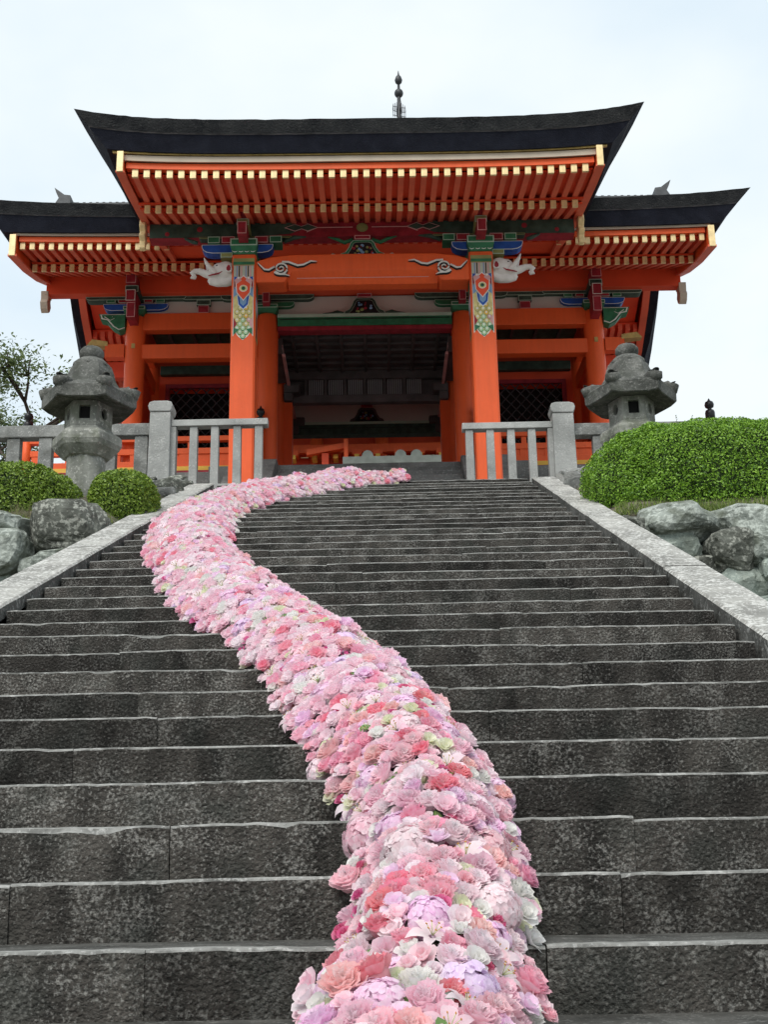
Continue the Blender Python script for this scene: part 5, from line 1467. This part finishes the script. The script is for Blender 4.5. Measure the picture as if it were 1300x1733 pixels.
def make_carnation(seed, lod=False):
    """tight dome of frilled petals: concentric ruffles, each with a toothed lip"""
    rr = random.Random(seed); mb = MB()
    rings = 7 if not lod else 4
    mb.ball((0, 0, 0.02), 0.62, 0.62, 0.40, 10, 6)
    for i in range(rings):
        f = (i + 0.6) / rings; n = (int(14 + 26 * f) if not lod else int(8 + 10 * f)); ph = rr.uniform(0, 6.28)
        lobes = rr.choice((4, 5, 6)); tilt = rr.uniform(0, 6.28)
        b, m_, t = [], [], []
        dome = 0.62 * math.sqrt(max(0.0, 1 - (f * 0.93) ** 2)) 
        for k in range(n):
            a = 2 * math.pi * k / n + ph
            wob = 0.10 * math.sin(lobes * a + ph) + 0.04 * rr.uniform(-1, 1)
            zz = dome + 0.06 * math.sin(a + tilt) + 0.05 * math.sin(lobes * a * 1.0 + ph * 2)
            r = f * 0.96 + wob * (0.5 + f * 0.5)
            g = 0.055 * (1 if k % 2 else -1) * rr.uniform(0.5, 1.2)
            b.append((math.cos(a) * r * 0.55, math.sin(a) * r * 0.55, zz - 0.42 + 0.15 * f))
            m_.append((math.cos(a) * (r * 0.9), math.sin(a) * (r * 0.9), zz - 0.10))
            t.append((math.cos(a) * (r + 0.05 + g), math.sin(a) * (r + 0.05 + g), zz + 0.05 + 0.9 * g * rr.uniform(-0.5, 1)))
        mb.grid([b, m_, t], 0, closed=True)
    return mb
def make_rose(seed, lod=False):
    rr = random.Random(seed); mb = MB(); Z = Vector((0, 0, 1))
    for k in range(5 if lod else 15):
        f = k / (4 if lod else 14); a = k * 2.399 + rr.uniform(-.1, .1)
        R = 0.10 + 0.62 * f; H = 0.62 - 0.25 * f; span = 1.15 if f < .4 else 0.85
        rows = []
        for i in range(4):
            g = i / 3; row = []
            for q in range(5):
                b = a + (-1 + q / 2) * span
                rad = R * (0.5 + 0.5 * g) + (0.22 * f * g * g)
                row.append(Vector((math.cos(b) * rad, math.sin(b) * rad, -0.15 + H * (g - 0.18 * f * g ** 3) * 1.25 - 0.10 * abs(-1 + q / 2) * g)))
            rows.append(row)
        mb.grid(rows, 0)
    return mb
def make_hydrangea(seed, lod=False):
    rr = random.Random(seed); mb = MB(); Z = Vector((0, 0, 1)); n = 84 if not lod else 20
    mb.ball((0, 0, -0.05), 0.80, 0.80, 0.62, 14, 8)
    for k in range(n):
        z = 1 - (k + 0.5) / n * 1.25; r = math.sqrt(max(0, 1 - z * z)); a = k * 2.39996
        nrm = Vector((r * math.cos(a), r * math.sin(a), z))
        nrm = (nrm + Vector((rr.gauss(0, .18), rr.gauss(0, .18), rr.gauss(0, .18)))).normalized()
        lump = 0.20 * mnoise.noise(nrm * 2.2 + Vector((seed * 3.1, 0, 0)))
        c = nrm * (rr.uniform(0.80, 0.93) + lump); c.z *= 0.78
        t = nrm.cross(Vector((rr.uniform(-1, 1), rr.uniform(-1, 1), rr.uniform(-1, 1)))).normalized(); b = nrm.cross(t)
        ps = 0.25 if not lod else 0.42
        for q in range(4):
            w = q * math.pi / 2; d = (t * math.cos(w) + b * math.sin(w)); s = (b * math.cos(w) - t * math.sin(w))
            if lod:
                mb.quad([c, c + d * ps * .6 + s * ps * .5, c + d * ps + nrm * .05, c + d * ps * .6 - s * ps * .5], 0)
            else:
                m_ = c + d * ps * 0.52 + nrm * 0.03; e_ = c + d * ps + nrm * rr.uniform(-.03, .06)
                mb.quad([c, c + d * ps * .30 - s * ps * .38, m_ - s * ps * .58 + nrm * .03, e_ - s * ps * .30, e_ + s * ps * .02, m_], 0)
                mb.quad([c, m_, e_ + s * ps * .02, e_ + s * ps * .30, m_ + s * ps * .58 + nrm * .03, c + d * ps * .30 + s * ps * .38], 0)
    return mb
def make_lily(seed, lod=False):
    rr = random.Random(seed); mb = MB(); Z = Vector((0, 0, 1))
    for k in range(6):
        a = k * math.pi / 3 + rr.uniform(-.1, .1); h = Vector((math.cos(a), math.sin(a), 0)); s = Vector((-h.y, h.x, 0))
        W = 0.30 if k % 2 else 0.22; rows = []
        for i in range(6):
            f = i / 5; w = W * math.sin(math.pi * (0.10 + 0.90 * f) ** 0.9) if i < 5 else 0.01
            e = h * (0.12 + 0.95 * f) + Z * (0.02 + 0.55 * f - 0.52 * f * f * f)
            rows.append([e - s * w + Z * w * .25, e, e + s * w + Z * w * .25])
        mb.grid(rows, 0)
    if not lod:
        for k in range(6):
            a = k * math.pi / 3 + 0.5; h = Vector((math.cos(a), math.sin(a), 0))
            p = h * 0.28 + Z * 0.52
            mb.tube([Z * 0.05, h * 0.16 + Z * 0.35, p], 0.016, 4, 1)
            mb.ball(p, 0.06, 0.03, 0.03, 6, 4, 2)
    return mb
def make_lisianthus(seed, lod=False):
    rr = random.Random(seed); mb = MB(); Z = Vector((0, 0, 1))
    for ring, (n, el, L, W) in enumerate(((6, 0.25, 0.95, 0.46), (5, 0.72, 0.82, 0.40), (4, 1.1, 0.62, 0.30))):
        for k in range(n):
            a = 2 * math.pi * (k + .5 * ring + rr.uniform(-.15, .15)) / n; e = el + rr.uniform(-.1, .1)
            h = Vector((math.cos(a), math.sin(a), 0)); d = h * math.cos(e) + Z * math.sin(e); s = Vector((-h.y, h.x, 0)); up = (Z * math.cos(e) - h * math.sin(e))
            petal_strip(mb, h * 0.05, d, s, up, L, W, rr.uniform(-.05, .25), 0, 0.0, rr, 3, 0.30)
    mb.ball((0, 0, 0.12), 0.10, 0.10, 0.10, 8, 5, 1)
    return mb
def make_leaf(seed, lod=False):
    rr = random.Random(seed); mb = MB(); rows = []
    for i in range(7):
        f = i / 6; w = 0.36 * math.sin(math.pi * f ** 0.8) + 0.01
        z = 0.35 * math.sin(f * 1.7) * (0.4 + 0.4 * rr.random() * 0) ; rows.append([Vector((-0.9 + 1.8 * f, -w, z + w * 0.3)), Vector((-0.9 + 1.8 * f, 0, z)), Vector((-0.9 + 1.8 * f, w, z + w * 0.3))])
    mb.grid(rows, 0)
    return mb

def petal_mat(name, base, tip, hue=0.015, val=0.08):
    """petal colour: deeper towards the flower's heart, each bloom and petal a little different"""
    m, n, l, b = new_mat(name)
    g = n.new('ShaderNodeNewGeometry'); oi = n.new('ShaderNodeObjectInfo'); tc = n.new('ShaderNodeTexCoord')
    nz = n.new('ShaderNodeTexNoise'); nz.inputs['Scale'].default_value = 2.0; nz.inputs['Detail'].default_value = 3
    l.new(tc.outputs['Object'], nz.inputs['Vector'])
    ad = n.new('ShaderNodeMath'); ad.operation = 'ADD'; l.new(g.outputs['Random Per Island'], ad.inputs[0]); l.new(nz.outputs['Fac'], ad.inputs[1])
    mr = n.new('ShaderNodeMapRange'); mr.inputs[1].default_value = 0.4; mr.inputs[2].default_value = 1.5; l.new(ad.outputs[0], mr.inputs[0])
    mx = n.new('ShaderNodeMix'); mx.data_type = 'RGBA'; l.new(mr.outputs[0], mx.inputs[0]); mx.inputs[6].default_value = (*base, 1); mx.inputs[7].default_value = (*tip, 1)
    hs = n.new('ShaderNodeHueSaturation')
    h = n.new('ShaderNodeMapRange'); h.inputs[3].default_value = 0.5 - hue; h.inputs[4].default_value = 0.5 + hue; l.new(oi.outputs['Random'], h.inputs[0])
    v = n.new('ShaderNodeMapRange'); v.inputs[3].default_value = 1 - val; v.inputs[4].default_value = 1 + val * 0.5
    mm = n.new('ShaderNodeMath'); mm.operation = 'FRACT'; m3 = n.new('ShaderNodeMath'); m3.operation = 'MULTIPLY'; m3.inputs[1].default_value = 7.31
    l.new(oi.outputs['Random'], m3.inputs[0]); l.new(m3.outputs[0], mm.inputs[0]); l.new(mm.outputs[0], v.inputs[0])
    l.new(h.outputs[0], hs.inputs['Hue']); l.new(v.outputs[0], hs.inputs['Value']); l.new(mx.outputs[2], hs.inputs['Color'])
    l.new(hs.outputs['Color'], b.inputs['Base Color'])
    b.inputs['Roughness'].default_value = 0.6; b.inputs['Specular IOR Level'].default_value = 0.2
    tr = n.new('ShaderNodeBsdfTranslucent'); l.new(hs.outputs['Color'], tr.inputs['Color'])
    ms = n.new('ShaderNodeMixShader'); ms.inputs[0].default_value = 0.5
    out = n['Material Output']
    l.new(b.outputs['BSDF'], ms.inputs[1]); l.new(tr.outputs['BSDF'], ms.inputs[2]); l.new(ms.outputs['Shader'], out.inputs['Surface'])
    return m
PM = {
 'pale': petal_mat('pale_pink_petal', (0.92, 0.60, 0.68), (0.95, 0.80, 0.84)),
 'pink': petal_mat('pink_petal', (0.92, 0.46, 0.57), (0.95, 0.68, 0.74)),
 'coral': petal_mat('coral_petal', (0.90, 0.30, 0.38), (0.94, 0.55, 0.60)),
 'peach': petal_mat('peach_petal', (0.93, 0.57, 0.57), (0.95, 0.76, 0.75)),
 'blush': petal_mat('blush_petal', (0.93, 0.74, 0.79), (0.96, 0.90, 0.92)),
 'hot': petal_mat('hot_pink_petal', (0.62, 0.06, 0.22), (0.80, 0.25, 0.42)),
 'lilac': petal_mat('lilac_petal', (0.85, 0.66, 0.88), (0.93, 0.83, 0.94)),
 'mauve': petal_mat('mauve_pink_petal', (0.92, 0.63, 0.82), (0.95, 0.82, 0.91)),
 'white': petal_mat('white_petal', (0.80, 0.78, 0.74), (0.90, 0.89, 0.87), 0.01, 0.05),
 'cream': petal_mat('cream_green_petal', (0.72, 0.76, 0.52), (0.88, 0.88, 0.74), 0.02, 0.06),
 'lily': petal_mat('blush_lily_petal', (0.92, 0.70, 0.77), (0.96, 0.90, 0.90)),
}
M['stamen'] = paint('pale_green_filament', (0.55, 0.60, 0.30), 0.6, 0.1)
M['anther'] = paint('rust_anther', (0.45, 0.20, 0.05), 0.7, 0.2)
M['flower_eye'] = paint('yellow_green_eye', (0.50, 0.52, 0.12), 0.6, 0.2)
M['leafg'] = leaf_mat('cut_flower_leaf', [(0.05, 0.11, 0.03), (0.10, 0.19, 0.05), (0.16, 0.25, 0.08)], 0.4, 0.2)
M['leafgrey'] = leaf_mat('eucalyptus_leaf', [(0.10, 0.125, 0.11), (0.16, 0.19, 0.165), (0.22, 0.25, 0.225)], 0.5, 0.1)
M['foam'] = paint('dark_moss_foam', (0.022, 0.03, 0.02), 0.95, 0.5, 20.0, bump=0.1)
KINDS = {   # name: (maker, radius range, share, colours)
 'hydrangea': (make_hydrangea, (0.055, 0.082), ('mauve', 'mauve', 'pale', 'blush', 'blush', 'mauve', 'pale', 'lilac', 'blush')),
 'lily': (make_lily, (0.052, 0.074), ('lily', 'lily', 'blush', 'pale')),
 'carnation': (make_carnation, (0.034, 0.052), ('pink', 'pale', 'blush', 'peach', 'pale', 'pale', 'blush', 'coral', 'pale', 'pale', 'mauve', 'pale', 'blush', 'blush', 'white')),
 'rose': (make_rose, (0.020, 0.034), ('hot', 'pink', 'pale', 'hot', 'blush', 'pink')),
 'lisianthus': (make_lisianthus, (0.028, 0.046), ('white', 'blush', 'mauve', 'cream', 'pale', 'blush', 'pale')),
 'leaf': (make_leaf, (0.022, 0.040), ('leafgrey', 'leafg', 'leafgrey', 'leafg')),
}
def kmats(kind, col):
    if kind == 'leaf': return [M[col]]
    if kind == 'lily': return [PM[col], M['stamen'], M['anther']]
    if kind == 'lisianthus': return [PM[col], M['flower_eye']]
    return [PM[col]]
fr = random.Random(99)
placed = []; cells = {}
CELL = 0.10
def clash(p, r, k=0.60):
    c = tuple(int(math.floor(x / CELL)) for x in p)
    for dx in (-2, -1, 0, 1, 2):
        for dy in (-2, -1, 0, 1, 2):
            for dz in (-2, -1, 0, 1, 2):
                for q, rq in cells.get((c[0] + dx, c[1] + dy, c[2] + dz), ()):
                    if (p - q).length < (r + rq) * k: return True
    return False
def try_place(kind, n, k, sink=0.0):
    maker, (r0, r1), cols = KINDS[kind]
    for _ in range(n):
        s = fr.random() * LEN; u = fr.uniform(-1, 1)
        u = math.copysign(abs(u) ** 0.85, u)
        p, lat = heap(s, u)
        far = min(1.0, max(0.0, (p.y - 1) / 9))
        r = fr.uniform(r0, r1)
        if kind == 'leaf':
            if abs(u) > 0.93: continue
            p = p + Vector((0, 0, -0.010 + fr.uniform(0, 0.024)))
        else:
            p = p - Vector((0, 0, sink))
            if kind == 'hydrangea': p = p - Vector((0, 0, 0.028))
            if abs(u) > 0.85 and fr.random() < 0.3: p = p + lat * fr.uniform(0, 0.06)
            if clash(p, r, k): continue
            c = tuple(int(math.floor(x / CELL)) for x in p)
            cells.setdefault(c, []).append((p.copy(), r))
        up = (Vector((0, -0.70 - 0.45 * far, 1)) + lat * 1.15 + Vector((fr.gauss(0, .25), fr.gauss(0, .25), 0))).normalized()
        col = fr.choice(cols)
        if mnoise.noise((p.x * 2.2, p.y * 2.2, 5)) > 0.25 and kind == 'carnation': col = fr.choice(('coral', 'pink', 'pink', 'peach', 'pale', 'pale', 'blush'))
        placed.append((kind, col, p, up, r, fr.uniform(0, 6.28)))
try_place('hydrangea', 330, 0.80)
try_place('lily', 330, 0.62)
try_place('carnation', 7000, 0.64)
try_place('lisianthus', 9000, 0.60)
try_place('carnation', 14000, 0.58)
try_place('lisianthus', 9000, 0.55)
try_place('rose', 16000, 0.55)
cells.clear()
try_place('lisianthus', 12000, 0.85, 0.032)
try_place('leaf', 1000, 0)
cpos = Vector((0.265, -3.234, 0.13))
FLOW = thing('flower_river', 'winding ribbon of pink, white and lilac flowers spilling down the stone stairs', 'flower arrangement', (0.3, -0.6, -0.25))
# dark moss-lined trays that carry the blooms
fo = MB(); rows = []
nseg = int(LEN / 0.12)
for i in range(nseg + 1):
    s = LEN * i / nseg; row = []
    for k in range(9):
        u = (-1 + k / 4) * 0.93
        p, _ = heap(s, u)
        row.append((p.x, p.y, (p.z - 0.055) if 0 < k < 8 else stepz(p.y) - 0.02))
    rows.append(row)
fo.grid(rows)
fo.build('moss_tray', M['foam'], FLOW, smooth=True)
mesh_cache = {}
def bloom_mesh(kind, col, var):
    key = (kind, col, var)
    if key not in mesh_cache:
        mb = KINDS[kind][0](var * 13 + 5)
        mesh_cache[key] = mb.mesh(kind, kmats(kind, col), smooth=True)
    return mesh_cache[key]
rest = []
for kind in KINDS:
    L_ = sorted([q for q in placed if q[0] == kind], key=lambda q: (q[2] - cpos).length)
    L_ = [q for q in L_]
    for q in L_[:300]:
        _, col, p, up, r, a = q
        o = inst(kind, bloom_mesh(kind, col, fr.randrange(3)), FLOW, p)
        o.rotation_euler = (up.to_track_quat('Z', 'Y') @ Matrix.Rotation(a, 4, 'Z').to_quaternion()).to_euler()
        z = 0.30 if kind == 'leaf' else 1.0
        o.scale = (r, r, r * (fr.uniform(1.1, 1.4) if kind in ('carnation', 'lisianthus', 'rose') else fr.uniform(0.85, 1.05)))
    rest += L_[300:]
# the far blooms, joined
lod = {}
allmats = list(PM.values()) + [M['stamen'], M['anther'], M['flower_eye'], M['leafg'], M['leafgrey']]
mid = {m.name: i for i, m in enumerate(allmats)}
VV, FF, MI, off = [], [], [], 0
for kind, col, p, up, r, a in rest:
    key = (kind, fr.randrange(2))
    if key not in lod:
        mb = KINDS[kind][0](key[1] * 7 + 3, True)
        lod[key] = (np.array([tuple(v) for v in mb.v]), mb.f, mb.m)
    v, f, m = lod[key]
    R3 = np.array((up.to_track_quat('Z', 'Y') @ Matrix.Rotation(a, 4, 'Z').to_quaternion()).to_matrix())
    VV.append((v * np.array((r, r, r * 1.3))) @ R3.T + np.array(p)); ms = kmats(kind, col)
    FF += [tuple(i + off for i in q) for q in f]; MI += [mid[ms[min(i, len(ms) - 1)].name] for i in m]; off += len(v)
if VV:
    V = np.concatenate(VV) - np.array((0.3, -0.6, -0.25))
    me = bpy.data.meshes.new('far_blooms'); me.from_pydata(V.tolist(), [], FF)
    for m in allmats: me.materials.append(m)
    me.polygons.foreach_set('material_index', MI); me.update()
    o = bpy.data.objects.new('far_blooms', me); link(o, FLOW, (0.3, -0.6, -0.25)); o['kind'] = 'stuff'
print('blooms', len(placed), 'joined', len(rest), 'objects', len(bpy.data.objects))
